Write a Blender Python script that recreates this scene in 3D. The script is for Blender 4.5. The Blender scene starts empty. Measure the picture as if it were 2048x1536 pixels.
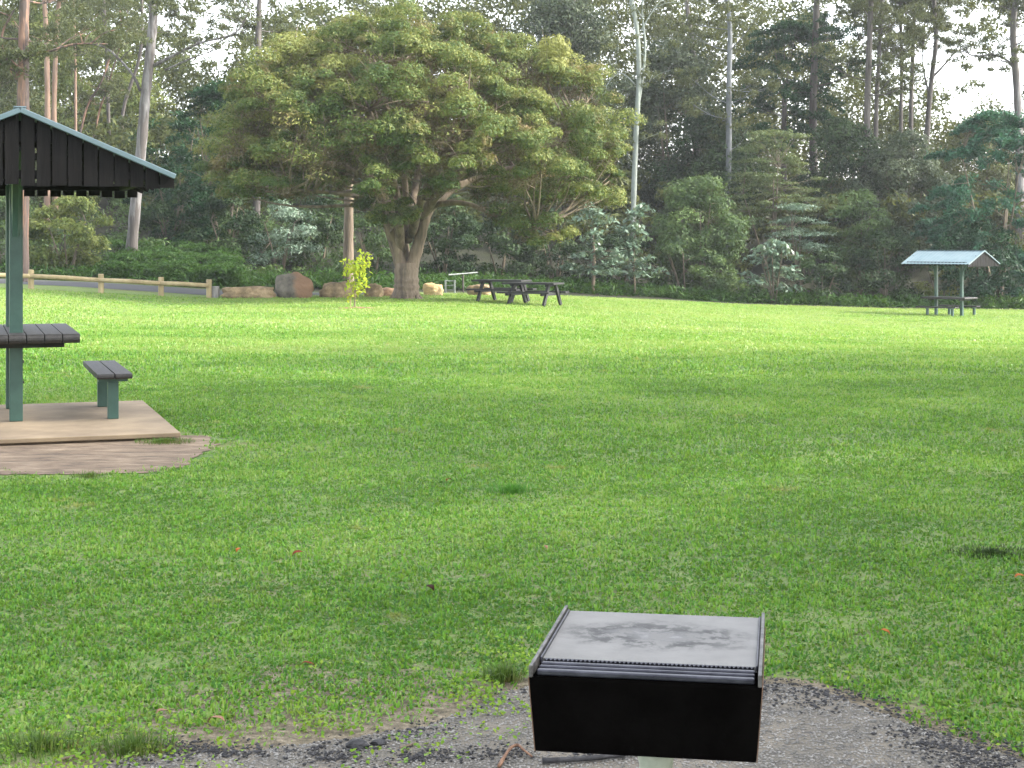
import bpy, math, random
import numpy as np
from mathutils import Vector, Matrix

R = math.radians
rng = np.random.default_rng(7)
random.seed(7)
sc = bpy.context.scene
COL = sc.collection
F, HZ, CX, CAMZ = 3200.0, 490.0, 1024.0, 1.6      # focal (px of a 2048 px wide picture), horizon row, centre column, eye height


# ------------------------------------------------------------------ terrain
def sstep(a, b, x):
    t = np.clip((np.asarray(x, float) - a) / (b - a), 0, 1)
    return t * t * (3 - 2 * t)


def gz(X, Y):
    X = np.asarray(X, float); Y = np.asarray(Y, float)
    g = np.interp(X, [-60, -24, -16, -10.6, -4, 0, 10, 17, 26, 60],
                  [.9, .4, .1, -.26, -.31, -.40, -1.02, -1.25, -1.35, -1.4])
    z = sstep(14, 56, Y) * g
    edge = np.interp(X, [-60, -8, 0, 8, 60], [64, 64.5, 69, 74, 75])
    d = np.clip(Y - edge, 0, None)
    z = z + np.minimum(.2 * d * d / (d + 3), 7.5)
    # low dip and swell of the lawn
    z = z + .03 * np.sin(X * .55 + Y * .21) * sstep(16, 26, Y) * (1 - sstep(50, 60, Y))
    return z


def gz1(X, Y):
    return float(gz(X, Y))


def pX(x, D):
    return (x - CX) / F * D


def pZ(y, D):
    return CAMZ - (y - HZ) / F * D


def P(x, y, D):
    return Vector((pX(x, D), D, pZ(y, D)))


def G(x, D):
    X = pX(x, D)
    return Vector((X, D, gz1(X, D)))


def ground_px(x, y):
    """Point of the (near, flat) ground seen at a pixel."""
    D = F * CAMZ / (y - HZ)
    for _ in range(30):
        D = F * (CAMZ - gz1(pX(x, D), D)) / (y - HZ)
    return Vector((pX(x, D), D, gz1(pX(x, D), D)))


# ------------------------------------------------------------------ materials
def newmat(name):
    m = bpy.data.materials.new(name); m.use_nodes = True
    nt = m.node_tree; nt.nodes.clear()
    out = nt.nodes.new('ShaderNodeOutputMaterial')
    return m, nt, out


def nd(nt, typ, **kw):
    n = nt.nodes.new(typ)
    for k, v in kw.items():
        if k.startswith('_'):
            setattr(n, k[1:], v)
        else:
            n.inputs[k.replace('__', ' ')].default_value = v
    return n


def ramp(nt, src, stops, interp='LINEAR'):
    r = nt.nodes.new('ShaderNodeValToRGB')
    cr = r.color_ramp; cr.interpolation = interp
    while len(cr.elements) < len(stops):
        cr.elements.new(.5)
    for e, (p, c) in zip(cr.elements, stops):
        e.position = p
        e.color = (c[0], c[1], c[2], 1) if not isinstance(c, (int, float)) else (c, c, c, 1)
    nt.links.new(src, r.inputs[0])
    return r.outputs[0]


def mixc(nt, fac, a, b, mode='MIX'):
    m = nt.nodes.new('ShaderNodeMix'); m.data_type = 'RGBA'; m.blend_type = mode
    for s, v in ((m.inputs[0], fac), (m.inputs[6], a), (m.inputs[7], b)):
        if hasattr(v, 'links') or hasattr(v, 'is_linked'):
            nt.links.new(v, s)
        else:
            s.default_value = v if isinstance(v, (int, float)) else (v[0], v[1], v[2], 1)
    return m.outputs[2]


def noise(nt, scale, detail=4, rough=.55, coord='Object', vec=None, stretch=None):
    tc = nt.nodes.new('ShaderNodeTexCoord')
    src = vec or tc.outputs[coord]
    if stretch:
        mp = nt.nodes.new('ShaderNodeMapping'); mp.inputs['Scale'].default_value = stretch
        nt.links.new(src, mp.inputs[0]); src = mp.outputs[0]
    n = nd(nt, 'ShaderNodeTexNoise', Scale=scale, Detail=detail, Roughness=rough)
    nt.links.new(src, n.inputs['Vector'])
    return n.outputs['Fac']


def bump(nt, h, strength=.5, dist=.02):
    b = nd(nt, 'ShaderNodeBump', Strength=strength, Distance=dist)
    nt.links.new(h, b.inputs['Height'])
    return b.outputs[0]


def geopos(nt):
    return nt.nodes.new('ShaderNodeNewGeometry').outputs['Position']


def leafmat(name, dark, mid, light, dry=None, dryamt=.0, trans=.3, rough=.5, nscale=.6, spec=.14):
    """Leaves: colour by a per-leaf random value, drifting over the crown."""
    m, nt, out = newmat(name)
    at = nt.nodes.new('ShaderNodeAttribute'); at.attribute_name = 'tint'
    n = noise(nt, nscale, 3)
    add = nd(nt, 'ShaderNodeMath', _operation='MULTIPLY_ADD')
    nt.links.new(n, add.inputs[0]); add.inputs[1].default_value = .9
    nt.links.new(at.outputs['Fac'], add.inputs[2])
    sub = nd(nt, 'ShaderNodeMath', _operation='SUBTRACT'); sub.inputs[1].default_value = .45
    nt.links.new(add.outputs[0], sub.inputs[0])
    c = ramp(nt, sub.outputs[0], [(.1, dark), (.5, mid), (.95, light)])
    if dry:
        n2 = noise(nt, nscale * 1.7, 4, .6)
        f = ramp(nt, n2, [(.62 - dryamt, 0), (.72 - dryamt * .7, 1)])
        f2 = nd(nt, 'ShaderNodeMath', _operation='MULTIPLY'); f2.inputs[1].default_value = .8
        nt.links.new(f, f2.inputs[0])
        c = mixc(nt, f2.outputs[0], c, dry)
    p = nd(nt, 'ShaderNodeBsdfPrincipled', Roughness=rough)
    p.inputs['Specular IOR Level'].default_value = spec
    nt.links.new(c, p.inputs['Base Color'])
    t = nt.nodes.new('ShaderNodeBsdfTranslucent')
    tcol = mixc(nt, .55, c, (light[0] * 1.25, light[1] * 1.15, light[2] * .7))
    nt.links.new(tcol, t.inputs[0])
    mx = nt.nodes.new('ShaderNodeMixShader'); mx.inputs[0].default_value = trans
    nt.links.new(p.outputs[0], mx.inputs[1]); nt.links.new(t.outputs[0], mx.inputs[2])
    nt.links.new(mx.outputs[0], out.inputs[0])
    return m


def barkmat(name, a, b, c, vstretch=.12, scale=5, bscale=9, patch=None):
    m, nt, out = newmat(name)
    n = noise(nt, scale, 5, .65, stretch=(1, 1, vstretch))
    col = ramp(nt, n, [(.3, a), (.5, b), (.72, c)])
    if patch:
        n3 = noise(nt, 3.2, 5, .65, stretch=(1, 1, .10))
        col = mixc(nt, ramp(nt, n3, [(.45, 0), (.53, 1)]), col, patch)
    p = nd(nt, 'ShaderNodeBsdfPrincipled', Roughness=.85)
    nt.links.new(col, p.inputs['Base Color'])
    h = noise(nt, bscale, 5, .7, stretch=(1, 1, .15))
    nt.links.new(bump(nt, h, .7, .05), p.inputs['Normal'])
    nt.links.new(p.outputs[0], out.inputs[0])
    return m


def plainmat(name, c1, c2, scale=6, rough=.6, metallic=0, bstr=.2, stretch=None, bd=.01, spec=.5, detail=5):
    m, nt, out = newmat(name)
    n = noise(nt, scale, detail, .6, stretch=stretch)
    col = ramp(nt, n, [(.32, c1), (.68, c2)])
    p = nd(nt, 'ShaderNodeBsdfPrincipled', Roughness=rough, Metallic=metallic)
    p.inputs['Specular IOR Level'].default_value = spec
    nt.links.new(col, p.inputs['Base Color'])
    if bstr:
        nt.links.new(bump(nt, noise(nt, scale * 3, 6, .65, stretch=stretch), bstr, bd), p.inputs['Normal'])
    nt.links.new(p.outputs[0], out.inputs[0])
    return m


M = {}
# big paperbark-like tree: fine olive leaves with brown old twigs
M['broad_leaf'] = leafmat('broad_tree_leaves', (.026, .06, .016), (.082, .126, .033), (.215, .228, .066),
                          dry=(.22, .15, .075), dryamt=.05, trans=.25, nscale=.42)
M['twig_leaf'] = leafmat('old_inner_twigs', (.06, .055, .03), (.11, .09, .05), (.16, .125, .07), trans=.2, nscale=.6)
M['bush_dark'] = leafmat('dark_shrub_leaves', (0.0097, 0.0242, 0.0113), (0.0242, 0.0483, 0.0193), (0.0483, 0.0805, 0.0282), trans=.25, nscale=.5)
M['bush_mid'] = leafmat('mid_shrub_leaves', (0.0261, 0.0522, 0.0209), (0.0574, 0.0992, 0.0365), (0.1044, 0.1566, 0.0522), trans=.3, nscale=.5)
M['bush_pale'] = leafmat('pale_glossy_leaves', (0.0356, 0.0757, 0.0446), (0.0891, 0.1515, 0.0980), (0.2049, 0.2762, 0.2049), trans=.25, rough=.45, nscale=.7, spec=.45)
M['bush_yellow'] = leafmat('yellowish_shrub_leaves', (0.0439, 0.0684, 0.0196), (0.0978, 0.1368, 0.0391), (0.2150, 0.2444, 0.0782), trans=.4, nscale=.6)
M['tier_leaf'] = leafmat('feathery_wattle_leaves', (0.0315, 0.0577, 0.0263), (0.0788, 0.1155, 0.0473), (0.1680, 0.1995, 0.0840), trans=.3, nscale=.4)
M['feather_dark'] = leafmat('dark_feathery_leaves', (0.0075, 0.0263, 0.0120), (0.0165, 0.0525, 0.0225), (0.0338, 0.0863, 0.0338), trans=.25, nscale=.4)
M['blue_leaf'] = leafmat('blue_green_fronds', (0.0117, 0.0439, 0.0292), (0.0273, 0.0878, 0.0537), (0.0585, 0.1463, 0.0829), trans=.25, nscale=.4)
M['gum_leaf'] = leafmat('olive_gum_leaves', (0.0264, 0.0396, 0.0194), (0.0616, 0.0792, 0.0352), (0.1232, 0.1364, 0.0572), trans=.35, nscale=.3)
M['grey_leaf'] = leafmat('grey_green_leaves', (.018, .032, .018), (.038, .058, .034), (.085, .108, .062), trans=.3, nscale=.4)
M['wood_leaf'] = leafmat('woodland_leaves', (0.0155, 0.0276, 0.0121), (0.0475, 0.0673, 0.0242), (0.1294, 0.1423, 0.0431), trans=.35, nscale=.10)
M['fern'] = leafmat('fern_fronds', (.011, .034, .008), (.03, .078, .016), (.075, .145, .033), trans=.35, nscale=.9)
M['sapling_leaf'] = leafmat('sapling_leaves', (0.1360, 0.2295, 0.0170), (0.2635, 0.3570, 0.0255), (0.4080, 0.4420, 0.0510), dry=(.45, .27, .04), dryamt=-.07, trans=.5, nscale=2)
M['bark_big'] = barkmat('furrowed_brown_bark', (0.0510, 0.0382, 0.0281), (0.1445, 0.1088, 0.0765), (0.2550, 0.1997, 0.1403))
M['bark_grey'] = barkmat('smooth_grey_bark', (.085, .078, .075), (.15, .142, .138), (.225, .215, .21), vstretch=.3, patch=(.075, .065, .06))
M['bark_pale'] = barkmat('pale_green_grey_bark', (.13, .155, .135), (.21, .235, .21), (.31, .33, .30), vstretch=.4, patch=(.16, .18, .16))
M['bark_red'] = barkmat('red_brown_bark', (.05, .03, .025), (.17, .095, .065), (.30, .18, .12), patch=(.07, .05, .042))
M['bark_orange'] = barkmat('orange_brown_bark', (.09, .056, .042), (.18, .115, .08), (.26, .185, .135))
M['bark_dark'] = barkmat('dark_brown_bark', (.03, .026, .024), (.065, .056, .05), (.12, .105, .095))
M['bark_blue'] = barkmat('blue_grey_bark', (.06, .065, .07), (.11, .118, .125), (.18, .188, .195), vstretch=.3)
M['stem'] = barkmat('thin_brown_stem', (.05, .04, .03), (.10, .08, .055), (.16, .13, .09))
M['twig'] = barkmat('pale_brown_twigs', (0.0800, 0.0600, 0.0400), (0.1600, 0.1200, 0.0840), (0.2400, 0.1920, 0.1360))
M['green_steel'] = plainmat('green_painted_steel', (.022, .062, .048), (.034, .085, .066), 9, .42, 0, .06)
M['board'] = plainmat('black_brown_boards', (.003, .0026, .0025), (.0105, .009, .0086), 6, .8, 0, .35, stretch=(6, 6, .5), spec=.2)
M['table_wood'] = plainmat('weathered_dark_planks', (.007, .0065, .0063), (.026, .0235, .0225), 5, .6, 0, .4, stretch=(9, .6, 9))
M['black_wood'] = plainmat('black_stained_timber', (.004, .004, .0045), (.012, .0115, .012), 6, .65, 0, .3)
M['concrete'] = plainmat('worn_concrete', (.125, .091, .057), (.255, .195, .123), 1.5, .9, 0, .25, detail=9)
M['pine'] = plainmat('treated_pine_logs', (.24, .185, .095), (.37, .295, .165), 4, .8, 0, .3, stretch=(1, 1, .3))
M['old_post'] = plainmat('weathered_grey_timber', (.13, .12, .115), (.27, .255, .24), 6, .9, 0, .4, stretch=(1, 1, .2))
M['road'] = plainmat('asphalt_road', (.035, .036, .04), (.055, .056, .06), 30, .85, 0, .2)
M['galv'] = plainmat('galvanised_pipe', (.34, .38, .31), (.55, .58, .50), 14, .6, .25, .1)
M['gate_metal'] = plainmat('weathered_gate_metal', (.11, .125, .12), (.22, .24, .23), 8, .55, .2, .05)
M['black_paint'] = plainmat('black_firebox_steel', (.0016, .0014, .0013), (.0034, .003, .0028), 9, .85, 0, .25, spec=.0)
M['dark_steel'] = plainmat('dark_steel_bars', (.015, .015, .022), (.06, .06, .075), 16, .45, .6, .15)
M['rim_steel'] = plainmat('worn_steel_angle', (.04, .038, .036), (.15, .142, .136), 22, .5, .6, .2)
M['rust'] = plainmat('rusty_steel_side', (.06, .035, .022), (.21, .125, .08), 10, .85, .1, .3)
M['bark_chip'] = plainmat('dry_bark', (.20, .095, .05), (.46, .25, .15), 18, .8, 0, .4)
M['stick_brown'] = plainmat('brown_stick', (.09, .045, .025), (.24, .13, .075), 30, .85, 0, .5)
M['charcoal'] = plainmat('charcoal', (.006, .006, .007), (.05, .048, .05), 30, .8, 0, .4)
M['pebble'] = plainmat('grey_pebbles', (.10, .096, .088), (.30, .285, .26), 20, .9, 0, .2)
M['mulch'] = plainmat('brown_mulch', (.12, .06, .03), (.27, .15, .08), 14, .95, 0, .6, bd=.05)


def roofmat():
    m, nt, out = newmat('sky_tinted_roof_sheet')
    n = noise(nt, 2.5, 4)
    col = ramp(nt, n, [(.3, (.095, .15, .17)), (.7, (.135, .19, .21))])  # blue sky reflection mixed into the roof's base colour
    p = nd(nt, 'ShaderNodeBsdfPrincipled', Roughness=.5, Metallic=.1)
    nt.links.new(col, p.inputs['Base Color'])
    nt.links.new(p.outputs[0], out.inputs[0])
    return m


M['roof'] = roofmat()


def groundmat():
    m, nt, out = newmat('ground_turf')
    gp = geopos(nt)
    big = noise(nt, .16, 4, .6, vec=gp, stretch=(.55, 1.5, 1))
    mid = noise(nt, 1.3, 5, .65, vec=gp, stretch=(.8, 1.3, 1))
    fine = noise(nt, 16, 5, .75, vec=gp)
    g = ramp(nt, mid, [(.3, (.05, .11, .022)), (.5, (.11, .18, .045)), (.7, (.18, .235, .08))])
    g = mixc(nt, ramp(nt, big, [(.38, 0), (.62, .7)]), g, (.19, .25, .075))
    g = mixc(nt, ramp(nt, noise(nt, .33, 5, .7, vec=gp, stretch=(.5, 1.6, 1)), [(.56, 0), (.70, .55)]), g, (.20, .175, .07))
    g = mixc(nt, .75, g, ramp(nt, fine, [(.25, .38), (.75, 1.5)]), 'MULTIPLY')
    ab = nt.nodes.new('ShaderNodeAttribute'); ab.attribute_name = 'bare'
    soil = ramp(nt, noise(nt, 22, 6, .75, vec=gp), [(.3, (.04, .034, .022)), (.5, (.17, .14, .095)), (.7, (.36, .30, .21))])
    an = nd(nt, 'ShaderNodeMath', _operation='MULTIPLY_ADD'); an.inputs[1].default_value = 1.0
    nt.links.new(noise(nt, 6, 5, .7, vec=gp), an.inputs[0]); nt.links.new(ab.outputs['Fac'], an.inputs[2])
    g = mixc(nt, ramp(nt, an.outputs[0], [(.72, 0), (.95, 1)]), g, soil)
    at = nt.nodes.new('ShaderNodeAttribute'); at.attribute_name = 'wood'
    fl = ramp(nt, noise(nt, .9, 6, .7, vec=gp), [(.3, (.010, .012, .007)), (.55, (.022, .024, .012)), (.75, (.03, .045, .014))])
    c = mixc(nt, at.outputs['Fac'], g, fl)
    p = nd(nt, 'ShaderNodeBsdfPrincipled', Roughness=.85)
    p.inputs['Specular IOR Level'].default_value = .2
    nt.links.new(c, p.inputs['Base Color'])
    nt.links.new(bump(nt, fine, .9, .05), p.inputs['Normal'])
    nt.links.new(p.outputs[0], out.inputs[0])
    return m


def gravelmat():
    m, nt, out = newmat('grey_gravel')
    gp = geopos(nt)
    n = noise(nt, 120, 4, .7, vec=gp)
    v = nd(nt, 'ShaderNodeTexVoronoi', Scale=95.0); nt.links.new(gp, v.inputs['Vector'])
    c = ramp(nt, n, [(.25, (.026, .023, .019)), (.5, (.09, .081, .066)), (.75, (.21, .19, .155))])
    c = mixc(nt, ramp(nt, noise(nt, 4, 5, .65, vec=gp), [(.42, 0), (.62, .75)]), c, (.17, .145, .108))
    c = mixc(nt, ramp(nt, noise(nt, 7, 6, .75, vec=gp), [(.56, 0), (.66, .85)]), c, (.035, .033, .034))
    p = nd(nt, 'ShaderNodeBsdfPrincipled', Roughness=.9)
    nt.links.new(c, p.inputs['Base Color'])
    nt.links.new(bump(nt, v.outputs['Distance'], .6, .012), p.inputs['Normal'])
    nt.links.new(p.outputs[0], out.inputs[0])
    return m


def dirtmat():
    m, nt, out = newmat('bare_dirt')
    gp = geopos(nt)
    n = noise(nt, 5, 6, .7, vec=gp, stretch=(.6, 1.6, 1))
    c = ramp(nt, n, [(.3, (.05, .034, .022)), (.5, (.145, .103, .067)), (.68, (.25, .19, .13))])
    c = mixc(nt, ramp(nt, noise(nt, 60, 3, .6, vec=gp), [(.3, .55), (.7, 1.2)]), c, c, 'MIX')
    p = nd(nt, 'ShaderNodeBsdfPrincipled', Roughness=.95)
    nt.links.new(c, p.inputs['Base Color'])
    nt.links.new(bump(nt, n, .8, .06), p.inputs['Normal'])
    nt.links.new(p.outputs[0], out.inputs[0])
    return m


def rockmat(name, a, b, c, band=None):
    m, nt, out = newmat(name)
    n = noise(nt, 2.2, 6, .7)
    col = ramp(nt, n, [(.3, a), (.5, b), (.7, c)])
    if band:  # sunlit ridge put into the colour: orange towards the right and top
        n2 = noise(nt, .9, 4, .6)
        tc = nt.nodes.new('ShaderNodeTexCoord'); sx = nt.nodes.new('ShaderNodeSeparateXYZ')
        nt.links.new(tc.outputs['Object'], sx.inputs[0])
        ad = nd(nt, 'ShaderNodeMath', _operation='MULTIPLY_ADD'); ad.inputs[1].default_value = .9
        nt.links.new(n2, ad.inputs[0]); nt.links.new(sx.outputs[0], ad.inputs[2])
        ad2 = nd(nt, 'ShaderNodeMath', _operation='MULTIPLY_ADD'); ad2.inputs[1].default_value = .45
        nt.links.new(sx.outputs[2], ad2.inputs[0]); nt.links.new(ad.outputs[0], ad2.inputs[2])
        col = mixc(nt, ramp(nt, ad2.outputs[0], [(.62, 0), (.80, 1)]), col, band)
    p = nd(nt, 'ShaderNodeBsdfPrincipled', Roughness=.9)
    nt.links.new(col, p.inputs['Base Color'])
    nt.links.new(bump(nt, noise(nt, 5, 7, .7), .8, .1), p.inputs['Normal'])
    nt.links.new(p.outputs[0], out.inputs[0])
    return m


M['rock_tan'] = rockmat('tan_sandstone', (.07, .052, .03), (.23, .165, .09), (.42, .31, .18))
M['rock_red'] = rockmat('grey_boulder_sunlit_ridge', (.05, .045, .036), (.13, .115, .09), (.21, .185, .145), band=(.21, .125, .075))
M['rock_pink'] = rockmat('reddish_sandstone', (.14, .075, .05), (.28, .17, .105), (.38, .25, .16))
M['rock_gold'] = rockmat('golden_sandstone', (.30, .20, .09), (.48, .34, .17), (.60, .46, .26))


def platemat():
    m, nt, out = newmat('grey_hotplate')
    tc = nt.nodes.new('ShaderNodeTexCoord')
    mp = nt.nodes.new('ShaderNodeMapping'); mp.inputs['Location'].default_value = (.0, -.335, 0)
    nt.links.new(tc.outputs['Object'], mp.inputs[0])
    mp2 = nt.nodes.new('ShaderNodeMapping'); mp2.inputs['Scale'].default_value = (1 / .215, 1 / .135, 1)
    nt.links.new(mp.outputs[0], mp2.inputs[0])
    ln = nt.nodes.new('ShaderNodeVectorMath'); ln.operation = 'LENGTH'
    nt.links.new(mp2.outputs[0], ln.inputs[0])
    n = noise(nt, 26, 6, .7)
    n2 = noise(nt, 7, 5, .65)
    ad = nd(nt, 'ShaderNodeMath', _operation='MULTIPLY_ADD'); ad.inputs[1].default_value = .9
    nt.links.new(n2, ad.inputs[0]); nt.links.new(ln.outputs['Value'], ad.inputs[2])
    # burnt ring, pale residue within
    ring = ramp(nt, ad.outputs[0], [(0, 0), (.80, 0), (1.0, 1), (1.3, .45), (1.55, 0)]) if False else None
    sc_ = nd(nt, 'ShaderNodeMath', _operation='MULTIPLY'); sc_.inputs[1].default_value = .5
    nt.links.new(ad.outputs[0], sc_.inputs[0])
    ring = ramp(nt, sc_.outputs[0], [(.36, .1), (.58, 1), (.72, .7), (.90, 0)])
    inner = ramp(nt, sc_.outputs[0], [(.50, 1), (.66, 0)])
    c = ramp(nt, n2, [(.3, (.135, .131, .124)), (.7, (.185, .18, .17))])
    res = nd(nt, 'ShaderNodeMath', _operation='MULTIPLY')
    nt.links.new(inner, res.inputs[0]); nt.links.new(ramp(nt, n, [(.45, 0), (.56, .8)]), res.inputs[1])
    rg = nd(nt, 'ShaderNodeMath', _operation='MULTIPLY')
    nt.links.new(ring, rg.inputs[0]); nt.links.new(ramp(nt, n, [(.45, .15), (.54, 1)]), rg.inputs[1])
    c = mixc(nt, rg.outputs[0], c, (.014, .0135, .0135))
    c = mixc(nt, res.outputs[0], c, (.26, .255, .25))
    p = nd(nt, 'ShaderNodeBsdfPrincipled', Roughness=.6)
    p.inputs['Specular IOR Level'].default_value = .2
    nt.links.new(c, p.inputs['Base Color'])
    nt.links.new(bump(nt, n, .25, .004), p.inputs['Normal'])
    nt.links.new(p.outputs[0], out.inputs[0])
    return m


M['plate'] = platemat()
M['grass'] = leafmat('grass_blades', (.019, .112, .008), (.102, .285, .021), (.245, .332, .092), dry=(.32, .25, .11), dryamt=-.015, trans=.42, rough=.38, nscale=.8, spec=.25)
M['clover'] = leafmat('clover_leaves', (.05, .14, .012), (.13, .25, .02), (.27, .36, .05), trans=.35, rough=.4, nscale=2)
M['tuft'] = leafmat('dark_grass_tuft', (.03, .07, .015), (.07, .13, .026), (.13, .20, .045), dry=(.20, .14, .07), dryamt=.06, trans=.3, nscale=8)
M['dark_blade'] = leafmat('dark_patch_blades', (.015, .035, .01), (.035, .065, .018), (.06, .10, .03), trans=.2, nscale=8)
M['tuft_bright'] = leafmat('bright_grass_tuft', (.03, .11, .015), (.06, .19, .025), (.1, .25, .04), trans=.35, nscale=8)
M['ground'] = groundmat()
M['gravel'] = gravelmat()
M['dirt'] = dirtmat()


# ------------------------------------------------------------------ mesh helpers
def tag(o, label=None, cat=None, group=None, kind=None):
    if label: o['label'] = label
    if cat: o['category'] = cat
    if group: o['group'] = group
    if kind: o['kind'] = kind
    return o


def empty(name, loc, rz=0, label=None, cat=None, group=None):
    o = bpy.data.objects.new(name, None); COL.objects.link(o)
    o.location = loc; o.rotation_euler = (0, 0, rz); o.empty_display_size = .2
    return tag(o, label, cat, group)


class MB:
    def __init__(s):
        s.v = []; s.f = []

    def add(s, vs, fs):
        b = len(s.v); s.v += [tuple(v) for v in vs]; s.f += [tuple(i + b for i in f) for f in fs]

    def box(s, c, d, rot=None, taper=1.0):
        hx, hy, hz = d[0] / 2, d[1] / 2, d[2] / 2
        vs = []
        for z, t in ((-hz, taper), (hz, 1)):
            for x, y in ((-hx, -hy), (hx, -hy), (hx, hy), (-hx, hy)):
                v = Vector((x * t, y * t, z))
                if rot is not None: v = rot @ v
                vs.append(v + Vector(c))
        s.add(vs, [(0, 3, 2, 1), (4, 5, 6, 7), (0, 1, 5, 4), (1, 2, 6, 5), (2, 3, 7, 6), (3, 0, 4, 7)])

    def tube(s, pts, rad, n=8, cap=True):
        pts = [Vector(p) for p in pts]
        b = len(s.v); prev = None
        for i, p in enumerate(pts):
            t = (pts[min(i + 1, len(pts) - 1)] - pts[max(i - 1, 0)])
            t = t.normalized() if t.length > 1e-9 else Vector((0, 0, 1))
            if prev is None:
                u = t.orthogonal().normalized()
            else:
                u = prev - t * prev.dot(t); u = u.normalized() if u.length > 1e-6 else t.orthogonal().normalized()
            prev = u; w = t.cross(u)
            r = rad[i]
            for k in range(n):
                a = 2 * math.pi * k / n
                s.v.append(tuple(p + (u * math.cos(a) + w * math.sin(a)) * r))
        for i in range(len(pts) - 1):
            for k in range(n):
                a0 = b + i * n + k; a1 = b + i * n + (k + 1) % n
                s.f.append((a0, a1, a1 + n, a0 + n))
        if cap:
            s.f.append(tuple(b + k for k in reversed(range(n))))
            s.f.append(tuple(b + (len(pts) - 1) * n + k for k in range(n)))

    def build(s, name, mat, parent=None, smooth=False, bevel=0):
        me = bpy.data.meshes.new(name); me.from_pydata(s.v, [], s.f); me.update()
        me.materials.append(mat)
        if smooth: me.polygons.foreach_set('use_smooth', [True] * len(me.polygons))
        o = bpy.data.objects.new(name, me); COL.objects.link(o)
        if parent: o.parent = parent
        if bevel:
            bv = o.modifiers.new('bevel', 'BEVEL'); bv.width = bevel; bv.segments = 2; bv.limit_method = 'ANGLE'
        return o


def raw_mesh(name, V, loops, starts, mat, parent=None, tint=None, smooth=False):
    me = bpy.data.meshes.new(name)
    me.vertices.add(len(V)); me.vertices.foreach_set('co', np.ascontiguousarray(V, dtype=np.float32).ravel())
    me.loops.add(len(loops)); me.loops.foreach_set('vertex_index', np.ascontiguousarray(loops, dtype=np.int32))
    me.polygons.add(len(starts)); me.polygons.foreach_set('loop_start', np.ascontiguousarray(starts, dtype=np.int32))
    me.update(calc_edges=True)
    if smooth: me.polygons.foreach_set('use_smooth', [True] * len(starts))
    if tint is not None:
        a = me.attributes.new('tint', 'FLOAT', 'POINT')
        a.data.foreach_set('value', np.ascontiguousarray(tint, dtype=np.float32))
    me.materials.append(mat)
    o = bpy.data.objects.new(name, me); COL.objects.link(o)
    if parent: o.parent = parent
    return o


def unit(a):
    return a / np.maximum(np.linalg.norm(a, axis=-1, keepdims=True), 1e-9)


def leaves(name, C, N, L, W, mat, parent=None, down=0.0, rand=.8, tb=0.0):
    """Rhombic leaves at C, loosely facing N."""
    n = len(C)
    Nn = unit(N * .6 + rng.normal(size=(n, 3)) * rand * .6)
    ax = rng.normal(size=(n, 3)); ax[:, 2] -= down
    ax = unit(ax - Nn * (ax * Nn).sum(1, keepdims=True))
    sd = np.cross(Nn, ax)
    l = (L * rng.uniform(.65, 1.3, n))[:, None] / 2; w = (W * rng.uniform(.7, 1.25, n))[:, None] / 2
    V = np.empty((n, 4, 3))
    V[:, 0] = C - ax * l; V[:, 1] = C + sd * w - ax * l * .1 + Nn * w * .25
    V[:, 2] = C + ax * l; V[:, 3] = C - sd * w - ax * l * .1 + Nn * w * .25
    t = np.repeat(np.clip(rng.uniform(.2, .8, n) + tb, 0, 1), 4)
    return raw_mesh(name, V.reshape(-1, 3), np.arange(n * 4), np.arange(n) * 4, mat, parent, t)


def clump(c, rad, n, low=.35, shell=.5):
    d = unit(rng.normal(size=(int(n * 1.6), 3)))
    keep = (d[:, 2] > -.25) | (rng.random(len(d)) < low)
    d = d[keep][:n]
    r = shell + (1 - shell) * rng.random((len(d), 1)) ** .6
    wob = 1 + .18 * np.sin(d[:, :1] * 7 + c[0] * 3) * np.cos(d[:, 1:2] * 6 + c[2] * 5)
    return np.asarray(c) + d * r * wob * np.asarray(rad), d


def bez(a, b, sag, n=6):
    a = Vector(a); b = Vector(b)
    out = []
    for i in range(n):
        t = i / (n - 1)
        p = a.lerp(b, t); p = p + Vector(sag) * (4 * t * (1 - t))
        out.append(p)
    return out


def smooth_path(pts, k=4):
    """Catmull-Rom through pts."""
    P_ = [Vector(p) for p in pts]
    P_ = [P_[0] * 2 - P_[1]] + P_ + [P_[-1] * 2 - P_[-2]]
    out = []
    for i in range(1, len(P_) - 2):
        a, b, c, d = P_[i - 1:i + 3]
        for j in range(k):
            t = j / k
            out.append(.5 * ((2 * b) + (c - a) * t + (2 * a - 5 * b + 4 * c - d) * t * t + (3 * b - a - 3 * c + d) * t ** 3))
    out.append(P_[-2])
    return out


# ------------------------------------------------------------------ the ground sheet
def inside(poly, X, Y):
    """Point in polygon, vectorised."""
    px = np.array([p[0] for p in poly]); py = np.array([p[1] for p in poly])
    res = np.zeros(len(X), bool); j = len(px) - 1
    for i in range(len(px)):
        c = ((py[i] > Y) != (py[j] > Y)) & (X < (px[j] - px[i]) * (Y - py[i]) / (py[j] - py[i] + 1e-12) + px[i])
        res ^= c; j = i
    return res


def polydist(poly, X, Y):
    d = np.full(len(X), 1e9)
    px = np.array([p[0] for p in poly]); py = np.array([p[1] for p in poly])
    for i in range(0, len(px)):
        d = np.minimum(d, np.hypot(X - px[i], Y - py[i]))
    return d


grav_px = [(150, 1540), (330, 1508), (520, 1502), (700, 1480), (860, 1455), (960, 1412), (1000, 1388), (1090, 1372), (1300, 1362),
           (1530, 1370), (1640, 1380), (1720, 1415), (1830, 1455), (1940, 1490), (2060, 1530)]
grav_out = [ground_px(*p) for p in grav_px] + [Vector((2.0, 4.2, 0)), Vector((1.7, 2.6, 0)), Vector((.3, 2.1, 0)), Vector((-1.2, 2.6, 0)), Vector((-1.6, 4.2, 0))]


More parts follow.
